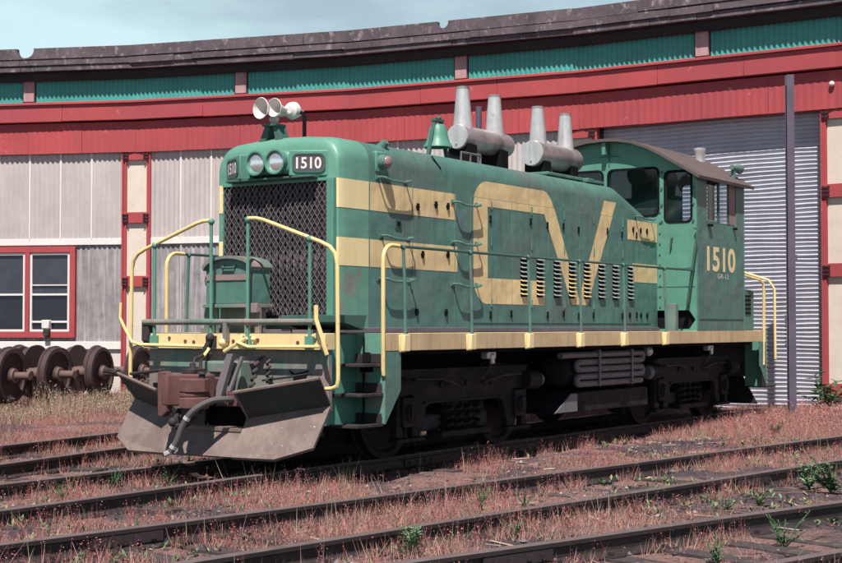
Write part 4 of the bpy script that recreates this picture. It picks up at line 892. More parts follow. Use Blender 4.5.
# trucks
def coil(c, r, z0, z1, turns, wr):
    n = int(turns * 10); return [(c[0] + r * math.cos(2 * math.pi * turns * k / n), c[1] + r * math.sin(2 * math.pi * turns * k / n), z0 + (z1 - z0) * k / n) for k in range(n + 1)]
for c in (-3.35, 3.35):
    mb = MB(); mb.box(c - 0.28, c + 0.28, -1.02, 1.02, 0.42, 0.72); mb.box(c - 1.45, c - 1.30, -0.62, 0.62, 0.62, 0.82); mb.box(c + 1.30, c + 1.45, -0.62, 0.62, 0.62, 0.82); tr = obj('truck', mb, 'truck', loco)
    for ax in (-1, 1):
        mb = MB(); mb.box(c + ax * 0.28, c + ax * 1.0, -0.60, 0.60, 0.22, 0.95); mb.box(c + ax * 0.30, c + ax * 0.72, -0.98, 0.98, 0.27, 0.46); obj('traction_motor', mb, 'steel', tr, 0.04)
    for ax in (-1.22, 1.22):
        mb = MB(); mb.cyl((c + ax, -1.12, 0.508), (c + ax, 1.12, 0.508), 0.085, n=12); obj('axle', mb, 'truck', tr)
        for sg in (-1, 1):
            mb = MB(); mb.lathe((c + ax, sg * 0.69, 0.508), (0, sg, 0), [(0, 0.535), (0.028, 0.535), (0.04, 0.512), (0.135, 0.505), (0.138, 0.44), (0.10, 0.41), (0.085, 0.20), (0.14, 0.13), (0.15, 0.09)], 32); obj('wheel', mb, 'truck', tr)
            mb = MB(); mb.box(c + ax - 0.135, c + ax + 0.135, sg * 1.0, sg * 1.155, 0.36, 0.68); mb.cyl((c + ax, sg * 1.15, 0.51), (c + ax, sg * 1.19, 0.51), 0.105, 0.09, 14); mb.box(c + ax - 0.05, c + ax + 0.05, sg * 1.19, sg * 1.205, 0.45, 0.60); obj('journal_box', mb, 'truck', tr, 0.012)
            mb = MB(); mb.cyl((c + ax * 1.10, sg * 1.12, 0.80), (c + ax * 1.10 + (0.30 if ax > 0 else -0.30), sg * 1.12, 0.79), 0.115, n=16); obj('brake_cylinder', mb, 'truck', tr)
            mb = MB(); xx = c + ax * 1.10 + (0.30 if ax > 0 else -0.30); mb.cyl((xx, sg * 1.12, 0.79), (xx + (0.10 if ax > 0 else -0.10), sg * 1.12, 0.79), 0.105, 0.085, 16); obj('cylinder_head', mb, 'pipe', tr)
            mb = MB(); mb.box(c + ax * 0.52 - 0.05, c + ax * 0.52 + 0.05, sg * 0.78, sg * 0.94, 0.30, 0.72); obj('brake_shoe', mb, 'truck', tr)
    for sg in (-1, 1):
        Pp = [(-1.50, 0.80), (-1.42, 0.985), (1.42, 0.985), (1.50, 0.80), (1.50, 0.70), (1.40, 0.66), (1.44, 0.24), (1.30, 0.24), (1.36, 0.60), (1.33, 0.70), (1.10, 0.70), (1.07, 0.60), (1.12, 0.24), (0.96, 0.24), (0.86, 0.55), (0.74, 0.60)]
        Pp = Pp + [(-x, z) for x, z in Pp[:3:-1]] + []
        Pp = [p for p in Pp if p not in ((-1.50, 0.80),)] if False else Pp
        mb = MB(); mb.prism([(c + x, sg * 1.03, z) for x, z in Pp], (0, sg * 0.085, 0)); obj('side_frame', mb, 'truck', tr, 0.012)
        mb = MB(); mb.box(c - 1.40, c + 1.40, sg * 1.117, sg * 1.15, 0.955, 0.985); mb.box(c - 0.9, c + 0.9, sg * 1.117, sg * 1.14, 0.60, 0.625)
        for x in (-0.55, 0.0, 0.55): mb.cyl((c + x, sg * 1.116, 0.80), (c + x, sg * 1.14, 0.80), 0.035, n=8)
        obj('frame_rib', mb, 'truck', tr)
        mb = MB(); mb.box(c - 1.46, c - 0.92, sg * 1.02, sg * 1.15, 0.195, 0.238); mb.box(c + 0.92, c + 1.46, sg * 1.02, sg * 1.15, 0.195, 0.238); mb.box(c - 0.55, c + 0.55, sg * 0.92, sg * 1.14, 0.20, 0.27); obj('tie_bar', mb, 'truck', tr, 0.008)
        mb = MB()
        for x in (-0.30, -0.1, 0.1, 0.30): mb.tube(coil((c + x, sg * 1.04), 0.07, 0.27, 0.58, 3.5, 0.02), 0.022, 6)
        obj('coil_spring', mb, 'truck', tr)
        mb = MB(); mb.tube([(c - 1.15, sg * 1.16, 0.88), (c - 0.6, sg * 1.17, 0.87), (c - 0.3, sg * 1.17, 0.80)], 0.018, 6); mb.tube([(c + 0.3, sg * 1.17, 0.80), (c + 0.7, sg * 1.17, 0.87), (c + 1.2, sg * 1.16, 0.88)], 0.018, 6); mb.tube([(c + 0.26, sg * 1.30, 1.17), (c + 0.26, sg * 1.28, 0.98), (c + 0.24, sg * 1.18, 0.85)], 0.02, 6)
        obj('brake_rigging', mb, 'steel', tr)
    mb = MB(); mb.box(c + 0.15, c + 0.35, -1.32, -1.22, 1.08, 1.19); mb.box(c + 0.22, c + 0.29, -1.34, -1.30, 1.02, 1.14); obj('sand_trap', mb, 'silver', loco, 0.015)
# fuel tank, reservoirs and cooling pipes
mb = MB(); mb.prism([(-1.50, -1.28, 0.34), (-1.06, -1.28, 0.60), (1.32, -1.28, 0.60), (1.32, -1.28, 0.34)], (0, 2.56, 0)); obj('fuel_tank', mb, 'truck', loco, 0.015)
mb = MB(); mb.prism([(-1.50, -1.30, 0.36), (-1.08, -1.30, 0.585), (-0.90, -1.30, 0.585), (-0.90, -1.30, 0.36)], (0, 0.015, 0)); obj('tank_lit_patch', mb, 'pipe', loco)  # paler sheet; sunlight on the tank's front corner put into its colour
for sg in (-1, 1):
    mb = MB(); mb.lathe((-1.05, sg * 0.98, 0.88), (1, 0, 0), [(0, 0.10), (0.05, 0.19), (0.12, 0.22), (2.2, 0.22), (2.27, 0.19), (2.3, 0.1)], 24); obj('air_reservoir', mb, 'truck', loco)
    Y = sg * 1.26; r = 0.042
    zs = [1.085, 0.985, 0.890, 0.795, 0.700]; xl, xr = -0.86, 1.18; path = [(-1.30, Y, 1.08)]
    for k, z in enumerate(zs):
        if k % 2 == 0: path += [(xl + 0.06 if k else -1.1, Y, z), (0, Y, z), (xr - 0.05, Y, z)]
        else: path += [(xr - 0.05, Y, z), (0, Y, z), (xl + 0.06, Y, z)]
        if k < 4:
            zc = (z + zs[k + 1]) / 2; rr = (z - zs[k + 1]) / 2; s2 = 1 if k % 2 == 0 else -1; xc = xr - 0.05 if s2 > 0 else xl + 0.06
            path += [(xc + s2 * rr * math.cos(R_(t)), Y, zc + rr * math.sin(R_(t))) for t in (60, 30, 0, -30, -60)]
    mb = MB(); mb.tube(path, r, 9); obj('cooling_coil', mb, 'pipe', loco)
    mb = MB()
    for x in (-0.27, 0.74): mb.box(x - 0.02, x + 0.02, Y + sg * 0.045, Y + sg * 0.06, 0.66, 1.14); mb.box(x - 0.03, x + 0.03, Y - sg * 0.05, Y + sg * 0.055, 1.125, 1.145)
    obj('coil_strap', mb, 'pipe', loco)
    mb = MB(); mb.box(1.33, 1.45, Y - 0.03, Y + 0.05, 1.06, 1.17); mb.ball((1.39, Y, 1.10), 0.07); obj('filler_valve', mb, 'silver', loco, 0.01)

# ------------------------------------------------------------------ cab
XF, XB, CW = 2.60, 4.58, 1.50
def roof_z(y):
    K = [(0, 4.36), (0.25, 4.35), (0.5, 4.305), (0.75, 4.215), (1.0, 4.085), (1.25, 3.935), (1.5, 3.785), (1.62, 3.71)]
    y = abs(y)
    for (a, za), (c, zc) in zip(K, K[1:]):
        if y <= c: return za + (zc - za) * (y - a) / (c - a)
    return K[-1][1]
ys = [-1.5 + 3.0 * k / 24 for k in range(25)]
def end_wall(x, th, wins, hexes):
    P = [(x, -CW, ZD)] + [(x, y, roof_z(y) - 0.02) for y in ys] + [(x, CW, ZD)]
    H = [[(x, a, z) for a, z in rrect(*w)] for w in wins] + [[(x, a, z) for a, z in h] for h in hexes]
    mb = MB(); mb.prism(P, (th, 0, 0), holes=H); return mb
wins_f = [(-1.42, -1.0, 3.04, 3.80, 0.07), (-0.885, -0.05, 3.15, 3.875, 0.08), (0.05, 0.885, 3.15, 3.875, 0.08), (1.0, 1.42, 3.04, 3.80, 0.07)]
hexes = [[(sg * -0.84, 1.42), (sg * -0.84, 1.70), (sg * -1.38, 1.70), (sg * -1.48, 1.56), (sg * -1.38, 1.42)] for sg in (1, -1)]
cab = obj('cab', end_wall(XF, 0.05, wins_f, hexes), 'green_lit', loco)
wins_b = [(-1.40, -0.98, 3.04, 3.80, 0.07), (-0.90, -0.42, 3.05, 3.80, 0.07), (0.40, 0.80, 3.05, 3.48, 0.05)]
obj('cab_rear_wall', end_wall(XB, -0.05, wins_b, []), 'green_lit', cab)
for sg in (-1, 1):
    mb = MB(); y = sg * CW
    P = [(XF + 0.052, ZD), (XB - 0.052, ZD), (XB - 0.052, 3.775), (XF + 0.052, 3.775)]
    mb.prism([(x, y, z) for x, z in P], (0, -sg * 0.05, 0), holes=[[(x, y, z) for x, z in rrect(3.0, 4.22, 3.04, 3.70, 0.03)]]); obj('cab_side', mb, 'green', cab)
    mb = MB(); mb.box(3.50, 3.56, y - sg * 0.035, y - sg * 0.01, 3.05, 3.69); mb.box(3.0, 4.22, y - sg * 0.04, y - sg * 0.012, 3.03, 3.065); mb.box(3.0, 3.04, y - sg * 0.04, y - sg * 0.012, 3.04, 3.70); mb.box(3.93, 3.97, y - sg * 0.04, y - sg * 0.012, 3.04, 3.70); obj('window_sash', mb, 'green_dark', cab)
    mb = MB(); mb.box(3.97, 4.22, y - sg * 0.03, y - sg * 0.015, 3.06, 3.70); obj('window_shutter', mb, 'tan', cab)
    mb = MB(); mb.box(3.02, 3.95, y - sg * 0.026, y - sg * 0.020, 3.05, 3.70); obj('cab_pane', mb, 'glass', cab)
    mb = MB()
    for x in (3.06, 3.12, 4.12): mb.box(x - 0.03, x + 0.03, y, y + sg * 0.05, 2.985, 3.02)
    obj('arm_rest_bracket', mb, 'black', cab)
    mb = MB(); mb.box(2.70, 4.5, y, y + sg * 0.008, 1.565, 1.575); obj('side_seam', mb, 'green_dark', cab)
for X_, ws in ((XF, wins_f), (XB - 0.05, wins_b)):
    for w in ws:
        mb = MB(); mb.prism([(X_ + 0.02, a, z) for a, z in rrect(w[0] - 0.01, w[1] + 0.01, w[2] - 0.01, w[3] + 0.01, w[4])], (0.006, 0, 0)); obj('cab_pane', mb, 'glass', cab)
        mb = MB(); mb.prism([(X_ + 0.012 if X_ > 3 else X_ - 0.008, a, z) for a, z in rrect(w[0] - 0.022, w[1] + 0.022, w[2] - 0.022, w[3] + 0.022, w[4] + 0.02)], (0.05 if X_ > 3 else 0.012, 0, 0), holes=[[(X_ + 0.012 if X_ > 3 else X_ - 0.008, a, z) for a, z in rrect(w[0] + 0.012, w[1] - 0.012, w[2] + 0.012, w[3] - 0.012, w[4] - 0.01)]]); obj('window_gasket', mb, 'black', cab)
# cab roof
P = [(y, roof_z(y)) for y in [-1.62, -1.56] + ys + [1.56, 1.62]]; Pi = [(y * 0.995, z - 0.045) for y, z in P[::-1]]
mb = MB(); mb.prism([(2.43, y, z) for y, z in P + Pi], (2.29, 0, 0)); rf = obj('cab_roof', mb, 'roof', cab)
mb = MB(); mb.lathe((4.20, -0.90, 4.10), (0, 0, 1), [(0, 0.09), (0.16, 0.085), (0.19, 0.10), (0.23, 0.10), (0.24, 0.06)], 16); obj('roof_ventilator', mb, 'silver', rf)
mb = MB(); mb.lathe((4.3, -1.42, 4.0), (1, 0, 0), [(-0.05, 0.04), (0.1, 0.05), (0.24, 0.075), (0.30, 0.08)], 12); mb.box(4.3, 4.36, -1.45, -1.39, 3.82, 4.0); obj('roof_horn', mb, 'green', rf)
mb = MB(); mb.box(3.3, 3.7, 0.1, 0.5, 4.345, 4.39); obj('roof_hatch', mb, 'roof', rf, 0.01)
mb = MB(); mb.box(2.47, 2.60, -0.06, 0.0, 4.12, 4.30); obj('roof_bracket', mb, 'green_lit', rf)
# cab interior
mb = MB(); mb.box(XF + 0.06, XB - 0.06, -CW + 0.06, CW - 0.06, 2.05, 2.10); mb.box(2.75, 3.2, -0.6, 0.5, 2.1, 2.95); mb.box(3.5, 3.9, -1.25, -0.85, 2.1, 2.9); mb.box(2.72, 2.95, -0.75, -0.25, 2.95, 3.28); obj('cab_fittings', mb, 'inside', cab, 0.03)
mb = MB(); mb.box(XF + 0.06, XF + 0.10, -1.46, -0.70, ZD + 0.01, 2.0); obj('step_recess', mb, 'black', cab); mb = MB(); mb.box(XF + 0.06, XF + 0.10, 0.70, 1.46, ZD + 0.01, 2.0); obj('step_recess', mb, 'black', cab)
mb = MB(); mb.box(2.45, 2.56, -1.22, -1.08, ZD, 1.80); obj('walkway_post', mb, 'green_dirty', cab, 0.005)
mb = MB(); mb.tube([(2.55, -1.50, 2.93), (2.50, -1.565, 2.90), (2.48, -1.555, 2.80), (2.46, -1.42, 1.85), (2.47, -1.40, 1.78), (2.59, -1.38, 1.76)], 0.018, 7); obj('cab_grab_rail', mb, 'green_dark', cab)
mb = MB(); mb.box(XF - 0.004, XF, -1.48, -0.87, 2.05, 2.06); mb.box(XF - 0.004, XF, -1.44, -0.87, 2.33, 2.34)
mb.box(XF - 0.012, XF, -0.25, 0.10, 4.09, 4.10); mb.box(XF - 0.012, XF, -0.075, -0.06, 3.95, 4.28); mb.tube([(XF - 0.01, -1.12, 2.80), (XF - 0.05, -1.12, 2.79), (XF - 0.05, -1.10, 2.66), (XF - 0.01, -1.10, 2.65)], 0.012, 6); obj('cab_seam', mb, 'green_dark', cab)
mb = MB()
for z in np.arange(1.75, 3.2, 0.16): mb.cyl((XF, -0.91, z), (XF - 0.012, -0.91, z), 0.014, n=6)
for z in np.arange(3.05, 3.85, 0.25): mb.cyl((XF, -1.455, z), (XF - 0.02, -1.455, z), 0.018, n=6); mb.cyl((XF, -0.945, z), (XF - 0.02, -0.945, z), 0.018, n=6)
tag(obj('rivets', mb, 'green_dark', cab), None, None, None, 'stuff')
obj('painted_number', text_mesh('1510', (1, 0, 0), (0, 0, 1), (3.00, -CW - 0.003, 2.30), 1.17, 0.385, 0.001, 0.030), 'yellow', cab)
obj('painted_lettering', text_mesh('GR-12', (1, 0, 0), (0, 0, 1), (3.42, -CW - 0.003, 2.195), 0.46, 0.075, 0.001, 0.0), 'white', cab)
# rear equipment box and rear rails
mb = MB(); mb.box(4.585, 5.36, -1.36, 1.36, ZD, 2.06); rb = obj('rear_locker', mb, 'green', loco, 0.012)
mb = MB()
for k in range(5): mb.box(4.95, 5.20, -1.372, -1.361, 1.66 + k * 0.07, 1.69 + k * 0.07)
obj('locker_louvre', mb, 'black', rb)
for sg in (-1, 1):
    Y = sg * 1.50
    rail('rear_handrail', [(5.38, Y, 0.82), (5.42, Y, 0.84), (5.44, Y, 2.10), (5.42, Y, 2.17), (5.36, sg * 1.46, 2.23), (4.62, sg * 1.38, 2.31)], 0.02, 'yellow_rail')
    rail('rear_handrail', [(5.54, sg * 1.47, 0.84), (5.55, sg * 1.47, 2.05), (5.53, sg * 1.47, 2.12), (5.44, Y, 2.15)], 0.02, 'yellow_rail')
    mb = MB()
    for z in np.arange(0.95, 2.1, 0.10): mb.tube([(5.44, Y, z), (5.548, sg * 1.47, z)], 0.009, 5)
    obj('rear_rail_rungs', mb, 'yellow_rail', loco)
    rail('rear_handrail', [(6.235, sg * 1.41, 0.9), (6.235, sg * 1.40, 2.1), (6.235, sg * 1.3, 2.25), (6.235, sg * 0.3, 2.57)], 0.022, 'yellow_rail')
mb = MB(); mb.prism([(5.26, -1.49, 1.12), (5.50, -1.49, 1.12), (5.50, -1.49, 0.46), (5.40, -1.49, 0.46)], (0, 0.02, 0)); obj('rear_step_plate', mb, 'steel', loco)
mb = MB(); mb.prism([(5.62, -1.05, 0.62), (5.62, 1.05, 0.62), (5.62, 1.30, 0.16), (5.62, -1.30, 0.16)], (0.05, 0, 0)); obj('rear_pilot_plow', mb, 'truck', loco)
mb = MB(); mb.box(6.22, 6.85, -0.12, 0.12, 0.74, 0.98); mb.box(6.75, 6.98, -0.24, 0.2, 0.66, 1.0); obj('rear_coupler', mb, 'rustred', loco, 0.02)

# ------------------------------------------------------------------ lineside pole
px_, py_ = 5.75, -1.86
pole = tag(empty('steel_pole', (px_, py_, 0)), 'slim dark purple steel pole in front of the roll-up door', 'pole')
mb = MB(); hgt = 5.66; wv = Vector((0.55, -0.83, 0)); dv = Vector((0.83, 0.55, 0))
for (u0, u1, d0, d1) in ((-0.062, 0.062, -0.065, -0.050), (-0.062, 0.062, 0.050, 0.065), (-0.012, 0.012, -0.05, 0.05)):
    mb.obox(Vector((px_, py_, hgt / 2 - 0.15)) + wv * (u0 + u1) / 2 + dv * (d0 + d1) / 2, wv * (u1 - u0) / 2, dv * (d1 - d0) / 2, (0, 0, hgt / 2 + 0.15))
obj('post_section', mb, 'polem', pole)
mb = MB()
for k in range(9): mb.obox(Vector((px_, py_, 1.15 + 0.06 * k)) - wv * 0.085, wv * 0.015, dv * 0.03, (0, 0, 0.014))
mb.obox(Vector((px_, py_, 2.6)) + wv * 0.085, wv * 0.02, dv * 0.03, (0, 0, 0.05)); obj('step_lug', mb, 'polem', pole)

# ------------------------------------------------------------------ stored wheelsets
def wheelset_parts(root):
    zc = 0.50
    mb = MB(); mb.lathe((0, -1.18, zc), (0, 1, 0), [(0, 0.075), (0.30, 0.075), (0.31, 0.10), (0.42, 0.105), (0.45, 0.095), (1.91, 0.095), (1.94, 0.105), (2.05, 0.10), (2.06, 0.075), (2.36, 0.075)], 16); link('axle', mb.mesh('axle', 'axle'), root, (0, 0, 0))
    for sg in (-1, 1):
        mb = MB(); mb.lathe((0, sg * 0.68, zc), (0, sg, 0), [(0, 0.10), (0.0, 0.42), (0.0, 0.54), (0.03, 0.54), (0.045, 0.512), (0.14, 0.503), (0.143, 0.435), (0.105, 0.41), (0.075, 0.28), (0.095, 0.17), (0.15, 0.14), (0.16, 0.09)], 40); w = link('wheel', mb.mesh('wheel', 'wheel'), root, (0, 0, 0))
        mb = MB(); mb.lathe((0, sg * 0.83, zc), (0, sg, 0), [(0, 0.14), (0.05, 0.135), (0.055, 0.08)], 20); link('hub', mb.mesh('hub', 'axle'), w, (0, 0, 0))
WS = [(0.36, 12.05, 0.02, 'rusty wheelset cut by the left picture edge, front row'), (1.50, 12.05, -0.03, 'rusty wheelset below the right-hand sash, second of the front row'),
      (2.64, 12.05, 0.03, 'rusty wheelset in the front row, third from the left'), (3.78, 12.05, -0.02, 'rusty wheelset partly hidden behind the snow plow wing'),
      (0.93, 12.64, 0.0, 'rusty wheelset set back between the first and second of the front row'), (2.07, 12.62, 0.02, 'rusty wheelset set back between the second and third of the front row'),
      (3.21, 12.64, -0.02, 'rusty wheelset set back between the third and the plow-hidden wheelset'), (1.75, 14.75, 0.02, 'rusty wheelset at left in the back row by the wall'), (3.05, 14.8, -0.02, 'rusty wheelset at right in the back row by the wall')]
first = None
for (x, y, rz, lab) in WS:
    if lab is None: continue
    r = empty('wheelset', (x, y, 0.03), rz + 0.31)
    if first is None: first = r; wheelset_parts(r)
    else:
        for ch in list(first.children):
            c2 = ch.copy(); COL.objects.link(c2); c2.parent = r
            for g in ch.children: g2 = g.copy(); COL.objects.link(g2); g2.parent = c2
    tag(r, lab, 'wheelset', 'rusty wheelsets stored beside the roundhouse')

# ------------------------------------------------------------------ vegetation
def flat_mat(name, col, var=0.25):
    m = bpy.data.materials.new(name); m.use_nodes = True; b = m.node_tree.nodes['Principled BSDF']; N = m.node_tree.nodes; L = m.node_tree.links
    b.inputs['Roughness'].default_value = 0.75; b.inputs['Specular IOR Level'].default_value = 0.2
    tc = N.new('ShaderNodeTexCoord'); n = N.new('ShaderNodeTexNoise'); n.inputs['Scale'].default_value = 9; L.new(tc.outputs['Object'], n.inputs['Vector'])
    x = N.new('ShaderNodeMix'); x.data_type = 'RGBA'; L.new(n.outputs['Fac'], x.inputs[0])
    x.inputs[6].default_value = (*[c * (1 - var) for c in col], 1); x.inputs[7].default_value = (*[min(1, c * (1 + var)) for c in col], 1); L.new(x.outputs[2], b.inputs['Base Color'])
    return m
GM = [flat_mat('straw', (0.43, 0.315, 0.245)), flat_mat('dead_stem', (0.33, 0.185, 0.175)), flat_mat('olive_blade', (0.24, 0.22, 0.12)),
      flat_mat('sorrel_red', (0.40, 0.115, 0.12)), flat_mat('sorrel_pink', (0.46, 0.225, 0.22)), flat_mat('weed_green', (0.075, 0.150, 0.070)), flat_mat('weed_pale', (0.17, 0.25, 0.15))]
def tri_object(name, V, Mi, mats, per=3):
    n = len(V) // per
    me = bpy.data.meshes.new(name); me.vertices.add(len(V)); me.vertices.foreach_set('co', np.asarray(V, np.float32).ravel())
    me.loops.add(n * per); me.loops.foreach_set('vertex_index', np.arange(n * per, dtype=np.int32))
    me.polygons.add(n); me.polygons.foreach_set('loop_start', np.arange(n, dtype=np.int32) * per); me.polygons.foreach_set('loop_total', np.full(n, per, np.int32))
    for m in mats: me.materials.append(m)
    me.polygons.foreach_set('material_index', np.asarray(Mi, np.int32)); me.update(); me.validate()
    return link(name, me)
def in_rail(x, y):
    bad = np.zeros(len(x), bool); d_near = np.full(len(x), 9.0)
    for i in range(4):
        p, d = track_axis(i); l0, l1 = TRACK_LEN[i]
        s = (x - p.x) * d.x + (y - p.y) * d.y; t = -(x - p.x) * d.y + (y - p.y) * d.x
        for sg in (-1, 1):
            dr = np.abs(t - sg * 0.7535); on_ = (s > l0) & (s < l1); bad |= on_ & (dr < 0.045); d_near = np.where(on_, np.minimum(d_near, dr), d_near)
    return bad, d_near
def scatter(n, x0, x1, y0, y1):
    x = rng.uniform(x0, x1, n); y = rng.uniform(y0, y1, n)
    rr = np.hypot(x - CEN[0], y - CEN[1]); ok = rr < 38.3
    under = (x > -6.4) & (x < 6.6) & (np.abs(y) < 1.0); ok &= ~under
    bad, dn = in_rail(x, y); ok &= ~bad
    # keep to what the camera can look at
    dx, dy = x - camo.location.x, y - camo.location.y; dep = dx * math.cos(_a) + dy * math.sin(_a); lat = dx * math.sin(_a) - dy * math.cos(_a)
    ok &= (dep > 8.0) & (np.abs(lat) < dep * 0.36 + 1.5)
    return x[ok], y[ok], dn[ok], dep[ok]
def density(x, y, dn):
    m = 0.5 + (vnoise(x, y, 0.55, 21) - 0.5) * 0.75 + (vnoise(x, y, 1.9, 22) - 0.5) * 0.75 + (vnoise(x, y, 6.0, 23) - 0.5) * 0.35
    m = m + 0.20 * np.clip((-6.5 - x) / 3, 0, 1)                       # thicker towards the left foreground
    m = m - 0.34 * ((np.abs(y + 2.1 + 0.14 * (x + 1)) < 0.75) & (x > -6) & (x < 1.0))
    m = m - 0.22 * ((np.abs(y + 3.85 + 0.14 * (x + 4.9)) < 0.62) & (x > -7) & (x < -1.5))
    m = m - 0.22 * ((np.abs(y + 6.2 + 0.287 * (x + 8.2)) < 0.66))
    m = m + 0.16 * ((dn > 0.05) & (dn < 0.28)) + 0.22 * (x > 2.5)
    return m
def blades(n, area, hmin, hmax, wid, cols, thr, seed, lean=0.35):
    x, y, dn, dep = scatter(n, *area); k = density(x, y, dn) + rng.normal(0, 0.05, len(x)) > thr; x, y, dep = x[k], y[k], dep[k]
    m = len(x); h = (hmin + (hmax - hmin) * rng.beta(1.4, 2.6, m) * 1.35) * (0.35 + 1.1 * vnoise(x, y, 1.3, seed)); az = rng.uniform(0, 2 * math.pi, m); ln = rng.uniform(0, lean, m) * h; la = rng.uniform(0, 2 * math.pi, m)
    w = wid * rng.uniform(0.7, 1.4, m); z = ground_z(x, y) - 0.01
    b0 = np.stack([x - np.cos(az) * w, y - np.sin(az) * w, z], -1); b1 = np.stack([x + np.cos(az) * w, y + np.sin(az) * w, z], -1)
    tp = np.stack([x + np.cos(la) * ln, y + np.sin(la) * ln, z + h], -1)
    V = np.stack([b0, b1, tp], 1).reshape(-1, 3); pr = np.array([c for _, c in cols]); tone = vnoise(x, y, 0.8, seed + 5)
    mi = np.array([c for c, _ in cols])[rng.choice(len(cols), m, p=pr / pr.sum())]
    return V, mi, tp, h
AREA = (-16.5, 9.0, -9.5, 15.5)
V1, m1, tp, h = blades(900000, AREA, 0.03, 0.15, 0.0030, [(0, 3.2), (1, 2.8), (2, 1.8), (4, 3.0), (3, 1.3)], 0.50, 31, 0.9)
V2, m2, tp2, h2 = blades(70000, AREA, 0.10, 0.30, 0.0030, [(0, 4), (1, 3), (2, 2.0)], 0.60, 33, 0.8)
go = tri_object('dry_grass', np.concatenate([V1, V2]), np.concatenate([m1, m2]), GM)
tag(go, 'dry straw and pinkish grass growing between the tracks', 'grass', None, 'stuff')
# red sorrel: thin stem with a plume of tiny seeds
V3, m3, tp3, h3 = blades(170000, AREA, 0.06, 0.24, 0.0025, [(1, 2), (3, 3)], 0.53, 37, 0.6)
base = (V3.reshape(-1, 3, 3)[:, 0] + V3.reshape(-1, 3, 3)[:, 1]) / 2
K = 7; n3 = len(tp3); tt = rng.uniform(0.35, 1.0, (n3, K, 1)); pos = base[:, None] * (1 - tt) + tp3[:, None] * tt + rng.normal(0, 0.011, (n3, K, 3))
sz = rng.uniform(0.004, 0.010, (n3, K, 1, 1)); tri = rng.normal(0, 1, (n3, K, 3, 3)); tri /= np.linalg.norm(tri, axis=-1, keepdims=True)
VS = (pos[:, :, None] + tri * sz).reshape(-1, 3); patch = vnoise(base[:, 0], base[:, 1], 0.7, 55)
ms = np.where(rng.random((n3, K)) < (0.25 + 0.6 * patch)[:, None], 3, 4).reshape(-1)
so = tri_object('red_sorrel', np.concatenate([V3, VS]), np.concatenate([m3, ms]), GM)
tag(so, 'low reddish sorrel with plumes of seed spread over the yard', 'ground cover', None, 'stuff')
# taller grey-green growth in front of the wheelsets and along the wall
def tall(n, x0, x1, y0, y1, hmin, hmax, seed, red=False):
    x = rng.uniform(x0, x1, n); y = rng.uniform(y0, y1, n); m = n; z = ground_z(x, y); h = rng.uniform(hmin, hmax, m) * (0.5 + 0.8 * vnoise(x, y, 1.3, seed))
    az = rng.uniform(0, 6.28, m); la = rng.uniform(0, 6.28, m); ln = rng.uniform(0, 0.4, m) * h; w = 0.006
    V = np.stack([np.stack([x - np.cos(az) * w, y - np.sin(az) * w, z], -1), np.stack([x + np.cos(az) * w, y + np.sin(az) * w, z], -1), np.stack([x + np.cos(la) * ln, y + np.sin(la) * ln, z + h], -1)], 1)
    t = rng.uniform(0.4, 1, (m, 4, 1)); B = (V[:, 0] + V[:, 1]) / 2; P = B[:, None] * (1 - t) + V[:, None, 2] * t + rng.normal(0, 0.02, (m, 4, 3)); q = rng.normal(0, 1, (m, 4, 3, 3)); q /= np.linalg.norm(q, axis=-1, keepdims=True)
    VV = np.concatenate([V.reshape(-1, 3), (P[:, :, None] + q * 0.017).reshape(-1, 3)])
    mi = np.concatenate([rng.choice([0, 2, 1], m, p=[.4, .3, .3]) if not red else rng.choice([0, 3, 1], m, p=[.25, .35, .4]), rng.choice([0, 6, 2, 4], m * 4, p=[.4, .2, .25, .15]) if not red else rng.choice([3, 4, 1], m * 4, p=[.45, .35, .2])])
    return VV, mi
A, ma = tall(2600, 0.6, 4.6, 9.2, 10.9, 0.12, 0.55, 61); B, mb_ = tall(2200, 3.0, 7.4, -4.6, -1.6, 0.08, 0.30, 62, True)
A3, ma3 = tall(1800, -4, 0.5, 8.6, 10.8, 0.10, 0.36, 63)
to = tri_object('tall_grass', np.concatenate([A, B, A3]), np.concatenate([ma, mb_, ma3]), GM)
tag(to, 'tall pale seeding grass before the stored wheelsets', 'grass', None, 'stuff')
# green weeds, one object each
def weed(x, y, s, lab, kind=0, stems=5):
    z = float(ground_z(x, y)); r = empty('weed_plant', (x, y, z)); st = MB(); lf = MB()
    stems = stems + random.randint(-1, 4); lw = random.uniform(0.10, 0.24); ln_ = random.uniform(0.7, 1.25)
    for k in range(stems):
        a = random.uniform(0, 6.28); hh = s * random.uniform(0.35, 1.05); sp = s * random.uniform(0.1, 0.75)
        top = Vector((math.cos(a) * sp, math.sin(a) * sp, hh)); st.tube([(0, 0, 0), top * 0.5 + Vector((0, 0, hh * 0.1)), top], [0.006, 0.005, 0.003], 5)
        for j in range(14):
            t = random.uniform(0.15, 1.0); p = top * t; b_ = random.uniform(0, 6.28); ll = s * ln_ * random.uniform(0.14, 0.36) * (1.2 - 0.6 * t)
            d = Vector((math.cos(b_), math.sin(b_), random.uniform(0.1, 0.7))).normalized(); sd = d.cross(Vector((0, 0, 1))).normalized() * ll * lw
            lf.add([p, p + d * ll * 0.5 + sd, p + d * ll - Vector((0, 0, ll * 0.15)), p + d * ll * 0.5 - sd], [(0, 1, 2), (0, 2, 3)])
    link('stem', st.mesh('stem', GM[5]), r, (0, 0, 0)); link('foliage', lf.mesh('foliage', GM[5 + kind], False), r, (0, 0, 0))
    return tag(r, lab, 'weed', 'green weeds among the tracks')
